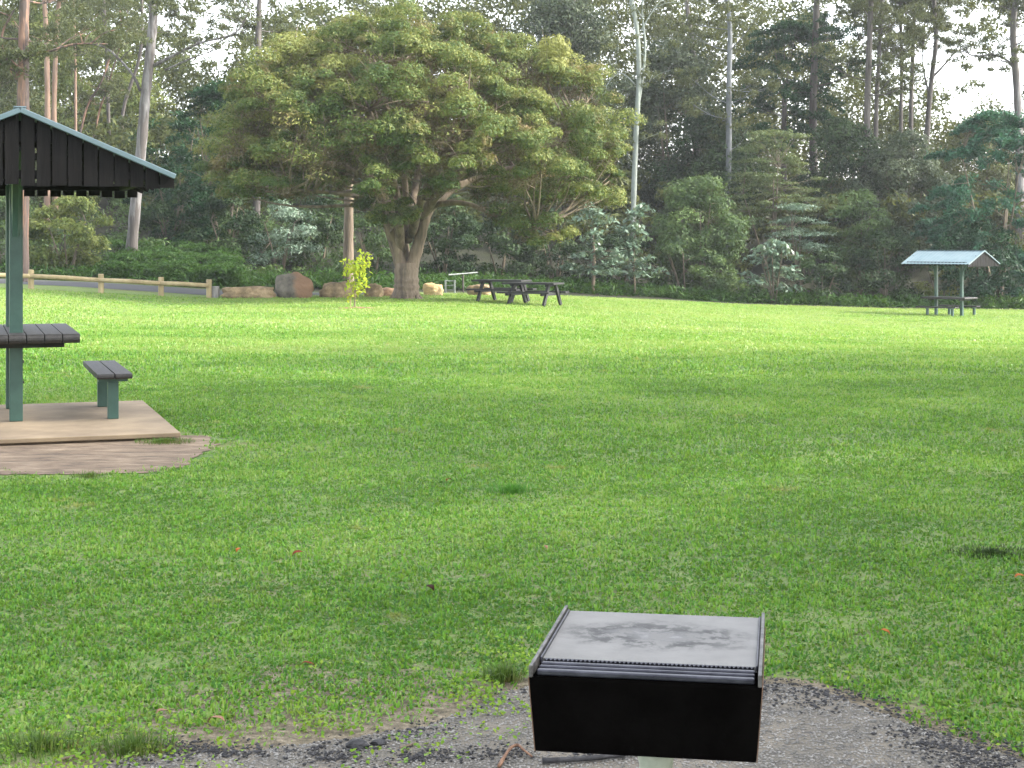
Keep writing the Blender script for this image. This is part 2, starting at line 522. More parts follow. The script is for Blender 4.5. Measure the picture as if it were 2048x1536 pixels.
def build_ground():
    ys = np.concatenate([np.arange(-12, 2, 2.), np.arange(2, 4, .25), np.arange(4, 7, .08), np.arange(7, 16, .25), np.arange(16, 66, .8), np.arange(66, 100, 2), np.arange(100, 420, 16)])
    xs = np.concatenate([-np.geomspace(20, 320, 16)[::-1], np.arange(-19, -6, 1.), np.arange(-6, -2.6, .25), np.arange(-2.6, 2.6, .08), np.arange(2.6, 6.01, .25), np.arange(7, 20, 1.), np.geomspace(20, 320, 16)])
    XX, YY = np.meshgrid(xs, ys)
    Z = gz(XX, YY)
    V = np.stack([XX, YY, Z], -1).reshape(-1, 3)
    ny, nx = XX.shape
    i = np.arange(ny - 1)[:, None] * nx + np.arange(nx - 1)[None]
    q = np.stack([i, i + 1, i + nx + 1, i + nx], -1).reshape(-1, 4)
    o = raw_mesh('ground', V, q.ravel(), np.arange(len(q)) * 4, M['ground'], smooth=True)
    edge = np.interp(V[:, 0], [-60, -8, 0, 8, 60], [63.5, 63.5, 66, 71, 72])
    w = sstep(-1.5, 1.5, V[:, 1] - edge)
    a = o.data.attributes.new('wood', 'FLOAT', 'POINT'); a.data.foreach_set('value', w.astype(np.float32))
    # blade-gap shade put into the colour near the camera, bare soil round the barbecue
    near = 1 - sstep(7, 13, V[:, 1])
    bare = np.exp(-((V[:, 0] + .55) / .55) ** 2 - ((V[:, 1] - 5.35) / .45) ** 2) * 1.0 + .22 * near
    nm = (V[:, 1] < 7) & (np.abs(V[:, 0]) < 3)
    dense = [a.lerp(b, k / 12) for a, b in zip(grav_out, grav_out[1:]) for k in range(12)]
    bare[nm] += .62 * np.exp(-(polydist([(p.x, p.y) for p in dense], V[nm, 0], V[nm, 1]) / .10) ** 2)
    a = o.data.attributes.new('bare', 'FLOAT', 'POINT'); a.data.foreach_set('value', bare.astype(np.float32))
    tag(o, kind='structure')
    return o


build_ground()


def sheet(name, outline, mat, lift=.004, jitter=.0, sub=10):
    """Flat irregular patch laid on the ground: a fan of rings that follows the terrain."""
    pts = []
    n = len(outline)
    for i in range(n):
        a = Vector(outline[i]); b = Vector(outline[(i + 1) % n])
        for k in range(sub):
            p = a.lerp(b, k / sub)
            pts.append(Vector((p.x + random.uniform(-jitter, jitter), p.y + random.uniform(-jitter, jitter), 0)))
    c = sum(pts, Vector()) / len(pts)
    mb = MB(); rings = 6; m = len(pts)
    vs = [Vector((c.x, c.y, gz1(c.x, c.y) + lift))]
    for r in range(1, rings + 1):
        for p in pts:
            q = c.lerp(p, r / rings); vs.append(Vector((q.x, q.y, gz1(q.x, q.y) + lift)))
    fs = [(0, 1 + k, 1 + (k + 1) % m) for k in range(m)]
    for r in range(rings - 1):
        for k in range(m):
            a = 1 + r * m + k; b = 1 + r * m + (k + 1) % m
            fs.append((a, a + m, b + m, b))
    mb.add(vs, fs)
    return mb.build(name, mat), [(p.x, p.y) for p in pts]


gs, grav_poly = sheet('gravel_pad', grav_out, M['gravel'], .006, .012)
tag(gs, kind='structure')
dirt_px = [(-260, 880), (420, 872), (438, 890), (395, 912), (372, 934), (300, 946), (150, 950), (0, 950), (-240, 952)]
dirt_out = [ground_px(*p) for p in dirt_px]
ds, dirt_poly = sheet('dirt_path', dirt_out, M['dirt'], .006, .03)
tag(ds, kind='structure')

# road behind the log fence
mb = MB()
for i in range(30):
    X = -60 + i * 1.9
    for Y in (58.0, 63.2):
        yy = Y + .06 * (X + 20) * 0
        mb.v.append((X, yy, gz1(X, yy) + .012))
for i in range(29):
    mb.f.append((2 * i, 2 * i + 2, 2 * i + 3, 2 * i + 1))
tag(mb.build('road', M['road']), kind='structure')


# ------------------------------------------------------------------ picnic shelter
def rounded_plank(mb, x0, x1, y0, y1, z0, z1, r=.02):
    """Plank with its long edges along y, rounded lower front and rear."""
    seg = 5
    prof = []
    for (cy, a0) in ((y0 + r, 180), (y0 + r, 0), ):
        pass
    pr = [(y0, z0 + r), (y0 + r * .3, z0 + r * .3), (y0 + r, z0), (y1 - r, z0), (y1 - r * .3, z0 + r * .3), (y1, z0 + r),
          (y1, z1 - r), (y1 - r * .3, z1 - r * .3), (y1 - r, z1), (y0 + r, z1), (y0 + r * .3, z1 - r * .3), (y0, z1 - r)]
    n = len(pr)
    vs = [(x0, y, z) for y, z in pr] + [(x1, y, z) for y, z in pr]
    fs = [(i, (i + 1) % n, n + (i + 1) % n, n + i) for i in range(n)] + [tuple(reversed(range(n))), tuple(range(n, 2 * n))]
    mb.add(vs, fs)


HALF, YF, YB = 1.25, -.95, 1.95           # half width of the roof, front and back gable
ZE, ZA, ZG = 2.125, 2.655, 2.03              # eave, apex and gable-board foot above the slab


def make_shelter(label):
    root = empty('picnic_shelter', (0, 0, 0), 0, label, 'picnic shelter', 'picnic shelters on the lawn')
    # roof: corrugated sheet each side + ridge cap
    for sgn in (-1, 1):
        mb = MB(); n = 76
        for i in range(n + 1):
            y = YF - .04 + (YB - YF + .08) * i / n
            w = .009 * math.sin(i * math.pi / 2)
            for (x, z) in ((0, ZA), (HALF, ZE)):
                mb.v.append((sgn * x, y, z + w)); mb.v.append((sgn * x, y, z + w - .012))
        for i in range(n):
            b = i * 4; c = b + 4
            mb.f += [(b, c, c + 2, b + 2), (b + 1, b + 3, c + 3, c + 1), (b + 2, c + 2, c + 3, b + 3)]
        mb.build('roof_sheet', M['roof'], root)
        # verge flashing along both gables
        sl = math.atan2(ZA - ZE, HALF); L = math.hypot(ZA - ZE, HALF)
        for y in (YF - .055, YB + .055):
            mb = MB()
            rot = Matrix.Rotation(sgn * sl, 3, 'Y')
            mb.box((sgn * HALF / 2, y, (ZA + ZE) / 2 - .012 + .0015 * sgn), (L, .022, .044), rot)
            mb.build('verge_flashing', M['roof'], root, bevel=.006)
    mb = MB(); mb.box((0, (YF + YB) / 2, ZA + .012), (.10, YB - YF + .12, .012))
    mb.build('ridge_cap', M['roof'], root, bevel=.005)
    # gable boards, with dark battens behind
    for y, nm in ((YF, 'f'), (YB, 'b')):
        mb = MB(); k = 0
        xs = np.arange(-10, 10) * .125 + .0625
        for x in xs:
            if abs(x) > HALF - .06: continue
            top0 = ZA - (abs(x) - .055 if abs(x) > .055 else 0) * (ZA - ZE) / HALF - .034
            top1 = ZA - (abs(x) + .055) * (ZA - ZE) / HALF - .034
            tl, tr = (top1, top0) if x < 0 else (top0, top1)
            foot = ZG + random.uniform(-.008, .008) - (.0 if abs(x) < .95 else .015)
            hw = (.0565 if y < 0 else .0535) + random.uniform(-.0045, .0015)
            dy = random.uniform(-.002, .002)
            vs = [(x - hw, y - .011 + dy, foot), (x + hw, y - .011 + dy, foot), (x + hw, y - .011 + dy, tr), (x - hw, y - .011 + dy, tl),
                  (x - hw, y + .011 + dy, foot), (x + hw, y + .011 + dy, foot), (x + hw, y + .011 + dy, tr), (x - hw, y + .011 + dy, tl)]
            mb.add(vs, [(0, 1, 2, 3), (5, 4, 7, 6), (4, 0, 3, 7), (1, 5, 6, 2), (3, 2, 6, 7), (4, 5, 1, 0)])
        mb.build('gable_boards', M['board'], root)
        mb = MB(); s_ = 1 if y < 0 else -1
        mb.box((0, y + s_ * .05, ZG + .09), (2.25, .07, .07)); mb.box((0, y + s_ * .05, ZA - .24), (1.0, .07, .07))
        mb.build('gable_batten', M['board'], root)
    # eave beams, rafters
    for sgn in (-1, 1):
        mb = MB(); mb.box((sgn * 1.08, .5, ZE + .02), (.07, YB - YF - .24, .12)); mb.build('eave_beam', M['board'], root)
    for y in (-.45, .02, .5, .98, 1.45):
        mb = MB()
        for sgn in (-1, 1):
            sl = math.atan2(ZA - ZE, HALF)
            mb.box((sgn * .66, y, (ZA + ZE) / 2 - .062), (1.28, .05, .07), Matrix.Rotation(sgn * sl, 3, 'Y'))
        mb.build('rafter', M['board'], root)
    mb = MB(); mb.box((0, .5, ZA - .15), (.07, YB - YF - .24, .12)); mb.build('ridge_beam', M['board'], root)
    # two steel posts on the ridge line, each bending outwards at the head
    for y, s_ in ((0, -1), (1.15, 1)):
        mb = MB()
        mb.box((0, y, 1.05), (.112, .112, 2.1)); mb.build('post', M['green_steel'], root, bevel=.008)
        for bz in (.52, .34):
            mb = MB(); mb.tube([(.056, y - .02, bz), (.068, y - .02, bz)], [.013, .013], 6); mb.build('bolt', M['rim_steel'], root)
        mb = MB()
        mb.tube(smooth_path([(0, y + s_ * .03, 1.62), (0, y + s_ * .09, 1.9), (0, y + s_ * .22, 2.12), (0, y + s_ * .42, 2.36)]), [.045] * 13, 6)
        mb.build('curved_brace', M['green_steel'], root)
    # table: five planks along the ridge
    for k in range(7):
        x0 = -.518 + k * .148
        mb = MB(); rounded_plank(mb, x0 + .004, x0 + .144, -.42, 1.58, .697, .775, .03)
        mb.build('table_plank', M['table_wood'], root)
    for y in (-.12, 1.27):
        mb = MB(); mb.box((0, y, .672), (.8, .07, .05)); mb.build('table_bearer', M['black_wood'], root)
    # slab
    mb = MB(); mb.box((0, .1, -.018), (2.5, 2.9, .036)); mb.build('slab', M['concrete'], root, bevel=.006)
    mb = MB(); mb.box((0, .1, -.085), (2.38, 2.78, .094)); mb.build('shadow_gap_footing', M['dirt'], root)  # set in under the slab edge to make a dark shadow gap
    return root


def make_bench(label):
    root = empty('bench', (0, 0, 0), 0, label, 'bench', 'benches at the picnic shelters')
    for k in (-1, 1):
        mb = MB(); rounded_plank(mb, k * .078 - .072, k * .078 + .072, -.2, 1.55, .365, .41, .015)
        mb.build('seat_plank', M['table_wood'], root)
    for y in (0, 1.12):
        mb = MB(); mb.box((0, y, .165), (.092, .092, .33)); mb.build('leg', M['green_steel'], root, bevel=.006)
        mb = MB(); mb.box((0, y, .345), (.25, .07, .03)); mb.build('seat_bracket', M['green_steel'], root)
    return root


def copy_tree(o, parent=None):
    c = o.copy(); COL.objects.link(c)
    if parent is not None: c.parent = parent
    for ch in [x for x in bpy.data.objects if x.parent == o]:
        copy_tree(ch, c)
    return c


sh = make_shelter('near picnic shelter cut by the photo edge, black gable boards under pale green roof')
A1 = R(19)
post0 = Vector((pX(32, 14.0), 14.0, .06))
sh.location = post0; sh.rotation_euler.z = A1
be = make_bench('near bench, two dark planks on green steel legs, on the concrete slab')


def in_shelter(root, lx, ly):
    a = root.rotation_euler.z
    return Vector((root.location.x + lx * math.cos(a) - ly * math.sin(a), root.location.y + lx * math.sin(a) + ly * math.cos(a), root.location.z))


be.location = in_shelter(sh, .82, -.07); be.rotation_euler.z = A1
b2 = copy_tree(be); b2.location = in_shelter(sh, -.82, -.07)
b2['label'] = 'bench on the far left side of the near shelter table, outside the photo'
sh2 = copy_tree(sh)
sh2['label'] = 'small distant picnic shelter with sky reflection painted into its grey-blue roof before dark trees'
gpt = G(1899, 64.8)
A2 = R(45)
sh2.rotation_euler.z = A2
off = Vector((0 * math.cos(A2) - .55 * math.sin(A2), .55 * math.cos(A2), 0))
sh2.location = Vector((gpt.x, gpt.y, gpt.z - .02)) - off
for lx, lab in ((-.86, 'dark bench on the left of the distant shelter table'), (.86, 'dark bench on the right of the distant shelter table')):
    b = copy_tree(be); b.location = in_shelter(sh2, lx, -.07); b.rotation_euler.z = A2; b['label'] = lab


# ------------------------------------------------------------------ picnic tables
def make_picnic_table(label):
    root = empty('picnic_table', (0, 0, 0), 0, label, 'picnic table', 'black picnic tables under the spreading tree')
    L = 1.95
    for k in range(4):
        mb = MB(); mb.box((0, -.33 + k * .22, .74), (L, .212, .065)); mb.build('table_plank', M['black_wood'], root)
    for s_ in (-1, 1):
        for k in (0, 1):
            mb = MB(); mb.box((0, s_ * (.62 + k * .15), .435), (L, .145, .06)); mb.build('seat_plank', M['black_wood'], root)
    for x in (-.66, .66):
        mb = MB(); mb.box((x, 0, .375), (.06, 1.55, .09)); mb.build('seat_bearer', M['black_wood'], root)
        mb = MB(); mb.box((x, 0, .68), (.06, .8, .07)); mb.build('table_bearer', M['black_wood'], root)
        for s_ in (-1, 1):
            mb = MB()
            a = Vector((x + .062, s_ * .70, 0)); b = Vector((x + .062, s_ * .26, .71))
            d = (b - a).normalized(); rot = d.to_track_quat('Z', 'Y').to_matrix()
            mb.box((a + b) / 2, (.075, .13, (b - a).length), rot)
            mb.build('leg', M['black_wood'], root)
    return root


pt = make_picnic_table('black timber picnic table, left and further one of the pair beneath the tree')
pt.location = G(1003, 56.6); pt.rotation_euler.z = R(-26)
pt2 = copy_tree(pt); pt2['label'] = 'black timber picnic table, right and nearer one of the pair beneath the tree'
pt2.location = G(1066, 54.8); pt2.rotation_euler.z = R(-26)


# ------------------------------------------------------------------ log fence, stump, boulders, gate
fr = empty('log_fence', G(202, 54.5), 0, 'low log rail fence of pale timber along the road edge', 'fence')
posts = [(-90, 52.2), (62, 53.5), (202, 54.5), (322, 55.4), (418, 56.0)]
inv = Matrix.Translation(-fr.location)
tops = []
for x, D in posts:
    g = G(x, D)
    mb = MB()
    hgt = .66
    mb.tube([inv @ (g + Vector((0, 0, -.1))), inv @ (g + Vector((0, 0, hgt - .02))), inv @ (g + Vector((0, 0, hgt)))], [.098, .096, .075], 12)
    mb.build('fence_post', M['pine'], fr, smooth=False)
    tops.append(g + Vector((0, -.13, .45)))
for a, b in zip(tops[:-1], tops[1:]):
    mb = MB(); mb.tube([inv @ a, inv @ a.lerp(b, .5) + Vector((0, 0, .01)), inv @ b], [.075, .08, .073], 10); mb.build('rail', M['pine'], fr, smooth=True)

g = G(430, 56.1)
mb = MB()
mb.tube([Vector((0, 0, -.05)), Vector((.01, 0, .3)), Vector((0, 0, .40)), Vector((0, 0, .42))], [.15, .145, .15, .11], 9)
st = mb.build('stump', M['old_post']); st.location = g
tag(st, 'short weathered grey timber stump at the right end of the log fence', 'stump')


def rock(label, x0, x1, ytop, ybot, D, mat, seed, dep=.7, square=.35, lean=0, skew=0):
    r = random.Random(seed)
    w = (x1 - x0) / F * D; g = G((x0 + x1) / 2, D); h = pZ(ytop, D) - g.z
    import bmesh
    bm = bmesh.new(); bmesh.ops.create_icosphere(bm, subdivisions=4, radius=1)
    from mathutils import noise as mn
    for v in bm.verts:
        p = v.co.copy()
        m_ = max(abs(p.x), abs(p.y), abs(p.z))
        q = p.lerp(p / m_ * .86, square)
        q *= 1 + (.20 * mn.noise(p * 1.3 + Vector((seed, 0, 0)))) + .13 * mn.noise(p * 3.1 + Vector((0, seed, 0))) + .045 * mn.noise(p * 7 + Vector((seed, seed, 0)))
        q.x += lean * max(q.z, 0) * .4
        q.z *= 1 + skew * q.x
        v.co = Vector((q.x * w / 2, q.y * w / 2 * dep, q.z * h * .62 + h * .36))
    me = bpy.data.meshes.new('boulder'); bm.to_mesh(me); bm.free()
    me.polygons.foreach_set('use_smooth', [True] * len(me.polygons))
    me.materials.append(mat)
    o = bpy.data.objects.new('boulder', me); COL.objects.link(o); o.location = g
    return tag(o, label, 'boulder', 'boulders along the lawn edge')


rock('long low tan boulder between the fence end and the tall orange-ridged boulder', 440, 556, 571, 598, 56.3, M['rock_tan'], 3, .5, .6)
rock('tallest boulder, grey with a red-orange ridge painted as sunlit', 553, 628, 545, 599, 56.6, M['rock_red'], 11, .7, .25, -.25, -.12)
rock('rounded tan boulder behind the yellow sapling', 640, 716, 562, 598, 57.2, M['rock_tan'], 5, .7, .3)
rock('small brown boulder just right of the sapling', 728, 766, 567, 593, 58.5, M['rock_tan'], 8, .8, .3)
rock('flat reddish boulder touching the left of the big trunk', 758, 796, 574, 592, 59.5, M['rock_pink'], 9, .9, .5)
rock('golden sandstone block right of the big trunk', 844, 888, 565, 587, 61.5, M['rock_gold'], 21, .8, .65)
rock('small tan boulder half hidden behind the left picnic table', 934, 984, 568, 592, 63, M['rock_tan'], 33, .8, .45)

gg = empty('metal_gate', G(900, 65), 0, 'pale metal pipe gate beside the golden block, behind the tree', 'gate')
inv = Matrix.Translation(-gg.location)
for x in (891, 909):
    mb = MB(); q = G(x, 65); mb.tube([inv @ (q + Vector((0, 0, -.1))), inv @ Vector((q.x, q.y, pZ(560, 65)))], [.04, .04], 8); mb.build('gate_post', M['gate_metal'], gg)
for y in (562, 571, 580):
    mb = MB(); mb.tube([inv @ P(888, y, 65), inv @ P(909, y, 65)], [.022] * 2, 6); mb.build('gate_rail', M['gate_metal'], gg)
mb = MB(); mb.tube([inv @ P(897, 550, 65.3), inv @ P(955, 545, 66)], [.035, .028], 8); mb.build('boom_pole', M['gate_metal'], gg)
mb = MB(); q = G(926, 65.7); mb.tube([inv @ (q + Vector((0, 0, -.1))), inv @ P(926, 549, 65.7)], [.04] * 2, 8); mb.build('boom_support', M['bark_dark'], gg)


# ------------------------------------------------------------------ barbecue
def barbecue():
    o = Vector((.036, 3.372, 0)); a = R(-9.6)
    root = empty('barbecue', (o.x, o.y, 0), a, 'black pedestal barbecue with a stained grey hotplate', 'barbecue')
    W_, DP, ZT = .485, .56, .70
    cx = W_ / 2
    # firebox: open-topped, tapering a little
    mb = MB(); zt, zb, t = ZT - .012, ZT - .17, .012
    top = [(0, 0), (W_, 0), (W_, DP - .03), (0, DP - .03)]; bot = [(t, t), (W_ - t, t), (W_ - t, DP - .06), (t, DP - .06)]
    vs = [(x, y, zt) for x, y in top] + [(x, y, zb) for x, y in bot]
    mb.add(vs, [(0, 1, 5, 4), (2, 3, 7, 6), (4, 5, 6, 7), (3, 2, 1, 0)])
    mb.build('firebox', M['black_paint'], root, bevel=.003)
    e = .0025
    for x, s_ in ((0, -1), (W_, 1)):
        mb = MB()
        vs = [(x + s_ * e, 0, zt), (x + s_ * e, DP - .03, zt), (x + s_ * (e - t), DP - .06, zb), (x + s_ * (e - t), t, zb)]
        vs2 = [(v[0] - s_ * .002, v[1], v[2]) for v in vs]
        f = [(0, 1, 2, 3), (7, 6, 5, 4), (0, 4, 5, 1), (1, 5, 6, 2), (2, 6, 7, 3), (3, 7, 4, 0)]
        mb.add(vs + vs2, f)
        mb.build('firebox_side', M['rust'], root)
    # hotplate (its stains are in its material), toothed front edge
    mb = MB(); y0 = .105; n = 48
    z = ZT + .004
    mb.box((cx, (y0 + DP) / 2, z - .006), (W_ - .022, DP - y0, .012))
    hp = mb.build('hotplate', M['plate'], root)
    hp.data.transform(Matrix.Translation((-cx, 0, 0))); hp.location = (cx, 0, 0)
    mb = MB()
    for k in range(n):
        x = .018 + (W_ - .036) * (k + .5) / n; w = (W_ - .036) / n
        mb.add([(x - w * .5, y0 - .001, z), (x + w * .5, y0 - .001, z), (x, y0 - .011, z - .002),
                (x - w * .5, y0 - .001, z - .012), (x + w * .5, y0 - .001, z - .012), (x, y0 - .011, z - .012)],
               [(0, 2, 1), (3, 4, 5), (0, 3, 5, 2), (2, 5, 4, 1), (1, 4, 3, 0)])
    mb.build('toothed_edge', M['dark_steel'], root)
    mb = MB(); mb.box((cx, .05, ZT - .011), (W_ - .024, .096, .004)); mb.build('grease_tray', M['black_paint'], root)
    for y, r in ((.074, .009), (.046, .007), (.016, .010)):
        mb = MB(); mb.box((cx, y, ZT - .002), (W_ - .03, r * 1.7, .012)); mb.build('front_bar', M['dark_steel'], root, bevel=.003)
    # raised side angles and back lip
    for x, s_ in ((.004, -1), (W_ - .004, 1)):
        mb = MB(); mb.box((x, DP / 2, ZT + .003), (.008, DP + .012, .026)); mb.build('side_rail', M['rim_steel'], root, bevel=.002)
        mb = MB(); mb.box((x - s_ * .0075, DP / 2 + .04, ZT + .0045), (.005, DP - .10, .011)); mb.build('side_ledge', M['dark_steel'], root, bevel=.002)
    # pedestal
    mb = MB()
    mb.tube([(cx + .005, DP / 2 - .03, -.1), (cx + .005, DP / 2 - .03, .44), (cx + .005, DP / 2 - .03, .5), (cx + .005, DP / 2 - .03, .53)], [.038, .038, .05, .075], 14)
    mb.build('pedestal', M['galv'], root, smooth=True)
    return root


barbecue()


# ------------------------------------------------------------------ trees
def limb(mb, pts, r0, r1, n=7, k=4):
    p = smooth_path(pts, k)
    m = len(p)
    ph = rng.uniform(0, 6.28)
    mb.tube(p, [(r0 + (r1 - r0) * (i / (m - 1)) ** .8) * (1 + .06 * math.sin(i * 2.1 + ph)) for i in range(m)], n, cap=True)
    return p


def big_tree():
    D0 = 57.0
    g = G(812, D0)
    root = empty('broad_tree', g, 0, 'large spreading tree with a domed olive crown and forked brown trunk', 'tree')
    inv = Matrix.Translation(-g)

    def q(x, y, dd=0):
        return inv @ P(x, y, D0 + dd)
    mb = MB(); nodes = []
    base = inv @ g
    tr = limb(mb, [base + Vector((0, 0, -.15)), base + Vector((0, 0, .12)), base + Vector((.02, 0, .45)), q(813, 555), q(812, 526)], .50, .42, 14)
    for k in range(7):
        a = k * .9 + .3
        limb(mb, [Vector((math.cos(a) * .60, math.sin(a) * .60, -.08)), Vector((math.cos(a) * .43, math.sin(a) * .43, .2)), Vector((math.cos(a) * .25, math.sin(a) * .25, .95))], .10, .03, 7)
    L = [
        [(811, 582), (804, 540), (793, 500, -.1), (778, 455, -.3), (768, 405, -.6), (728, 352, -1), (650, 326, -1.2), (560, 332, -1.2), (470, 310, -1)],
        [(811, 560, .1), (802, 520, .1), (782, 470, .3), (768, 420, .5), (742, 350, 1), (690, 250, 1.6), (620, 165, 2), (560, 110, 2)],
        [(812, 530, .2), (808, 470, .3), (812, 400), (800, 300, -.5), (770, 200, -1), (745, 110, -1)],
        [(814, 582), (821, 540), (836, 490), (850, 440), (866, 405, .3), (905, 310, .8), (955, 210, 1.3), (1000, 130, 1.6)],
        [(842, 436), (880, 385, -.8), (950, 330, -1.3), (1060, 275, -1.6), (1150, 235, -1.5)],
        [(850, 420), (880, 408, -.4), (935, 408, -.8), (1000, 436, -1.4), (1070, 455, -1.8)],
        [(850, 425), (920, 370, 1.2), (1030, 335, 2), (1130, 320, 2), (1200, 300, 1.6)],
        [(800, 500), (795, 400, -1.6), (770, 300, -3.2), (740, 220, -4.6)],
        [(822, 470), (850, 380, -1.8), (890, 300, -3.6), (930, 240, -4.8)],
        [(815, 480), (830, 380, 2), (850, 260, 4), (870, 160, 5)],
        [(802, 470), (760, 380, 2), (680, 300, 4), (610, 240, 5)],
        [(790, 445, -.2), (735, 400, -1.5), (660, 385, -2.6), (580, 380, -3)],
        [(774, 405, -.5), (700, 300, -1.5), (620, 240, -2.2), (540, 200, -2.4)],
    ]
    rad = [.31, .20, .19, .32, .2, .15, .2, .2, .18, .2, .18, .12, .15]
    for pts, r in zip(L, rad):
        pp = limb(mb, [q(*p) for p in pts], r, .045, 9, 5)
        nodes += pp[4:]
    # dead twigs low in the fork
    for a, b in (((838, 440), (800, 372, -1.5)), ((870, 395, -1), (835, 345, -2)), ((836, 400, -1.2), (838, 330, -2)), ((800, 375, -1.5), (778, 392, -2))):
        limb(mb, [q(*a), (q(*a) + q(*b)) / 2 + Vector((.1, 0, .15)), q(*b)], .05, .015, 5)
    # clumps over a dome
    cl = []
    C = np.array(q(812, 335)); Rx, Ry, Rz = 6.95, 6.6, 5.15
    n = 250; ga = math.pi * (3 - math.sqrt(5))
    for i in range(n):
        sz = -.22 + 1.2 * (i + .5) / n; sz = min(sz, .995)
        th = i * ga + rng.uniform(-.25, .25); cr = math.sqrt(max(0, 1 - sz * sz))
        d = np.array([cr * math.cos(th), cr * math.sin(th), sz])
        wob = 1 + .06 * math.sin(3 * th + 1) + .05 * math.sin(5 * th + 4 * sz) + rng.uniform(-.10, .03)
        p = C + d * np.array([Rx, Ry, Rz]) * wob
        if sz < .05 and d[0] < 0: p[2] += .1
        r = rng.uniform(.5, 1.05) * (1 if sz > .1 else .85)
        if sz < 0 and rng.random() < .35: continue
        cl.append((p, r, d))
    for i in range(120):
        d = unit(rng.normal(size=3)); d[2] = abs(d[2]) * .9 - .12
        p = C + d * np.array([Rx, Ry, Rz]) * rng.uniform(.58, .84)
        cl.append((p, rng.uniform(.4, .8), d))
    # lobes hanging low: right skirt, and the tufts at the fork
    for x, y, dd, r in ((1000, 420, -1.5, .7), (1040, 440, -1.8, .75), (1085, 450, -2, .7), (1120, 470, -2, .5), (1060, 475, -1.6, .5), (1020, 395, -1.4, .6), (1090, 405, -2, .6), (1160, 385, -1.5, .6), (1195, 372, -1, .5),
                        (765, 425, -2.6, .55), (800, 440, -2.8, .5), (735, 415, -2.5, .5), (826, 428, -2.6, .4), (790, 408, -2.4, .45), (880, 372, -3, .55), (905, 358, -3, .45), (865, 385, -3, .4),
                        (480, 350, -1.5, .7), (540, 365, -1.8, .7), (600, 380, -2.5, .6), (660, 370, -2.6, .6), (430, 330, -1, .7), (930, 290, -5.5, .6), (960, 315, -5.4, .6), (800, 260, -6.3, .8), (860, 240, -6, .7), (760, 290, -6, .7), (1240, 285, -1, .5), (1225, 310, -1, .5), (1215, 265, -.5, .5)):
        p = np.array(q(x, y, dd)); cl.append((p, r, unit(p - C)))
    V, N, Vt, Nt, TB = [], [], [], [], []
    nodesA = np.array([tuple(v) for v in nodes])
    for p, r, d in cl:
        m = int(640 * r); tb = rng.normal() * .2 + .1 * d[2]
        frontlow = d[1] < .2 and -.1 < d[2] < .62 and d[0] < .55
        if frontlow and rng.random() < .42: m = int(m * .12)
        # a clump is a tuft of caps: rounded on top, thin below
        for k in range(3):
            c2 = p + rng.normal(size=3) * r * np.array([.45, .45, .25])
            v, nn = clump(c2, (r * .66, r * .66, r * .46), m, .05, .62); V.append(v); N.append(nn * 1.3 + np.array([0, 0, .3])); TB.append(np.full(len(v), tb))
        v, nn = clump(p - d * r * .55 - np.array([0, 0, r * .25]), (r * .8, r * .8, r * .5), int(170 * r), 1, .2); Vt.append(v); Nt.append(nn)
        # branchlets from the nearest limb point below
        dist = np.linalg.norm(nodesA - p, axis=1) + np.maximum(nodesA[:, 2] - p[2] + .3, 0) * 3
        a = Vector(nodesA[int(np.argmin(dist))]); b = Vector(p)
        ln = (b - a).length
        limb(mb, [a, a.lerp(b, .5) + Vector((rng.normal() * .1 * ln, rng.normal() * .1 * ln, -.05 * ln)), b], .028 + .010 * ln, .01, 5, 3)
        for k in range(3):
            e = b + Vector(rng.normal(size=3) * r * .6)
            limb(mb, [a.lerp(b, .7), a.lerp(b, .9).lerp(e, .4), e], .014, .006, 4, 2)
    mb.build('trunk', M['bark_big'], root, smooth=True)
    leaves('crown', np.concatenate(V), np.concatenate(N), .125, .042, M['broad_leaf'], root, rand=.62, tb=np.concatenate(TB))
    leaves('inner_twigs', np.concatenate(Vt), np.concatenate(Nt), .26, .03, M['twig_leaf'], root, rand=1.2)


big_tree()


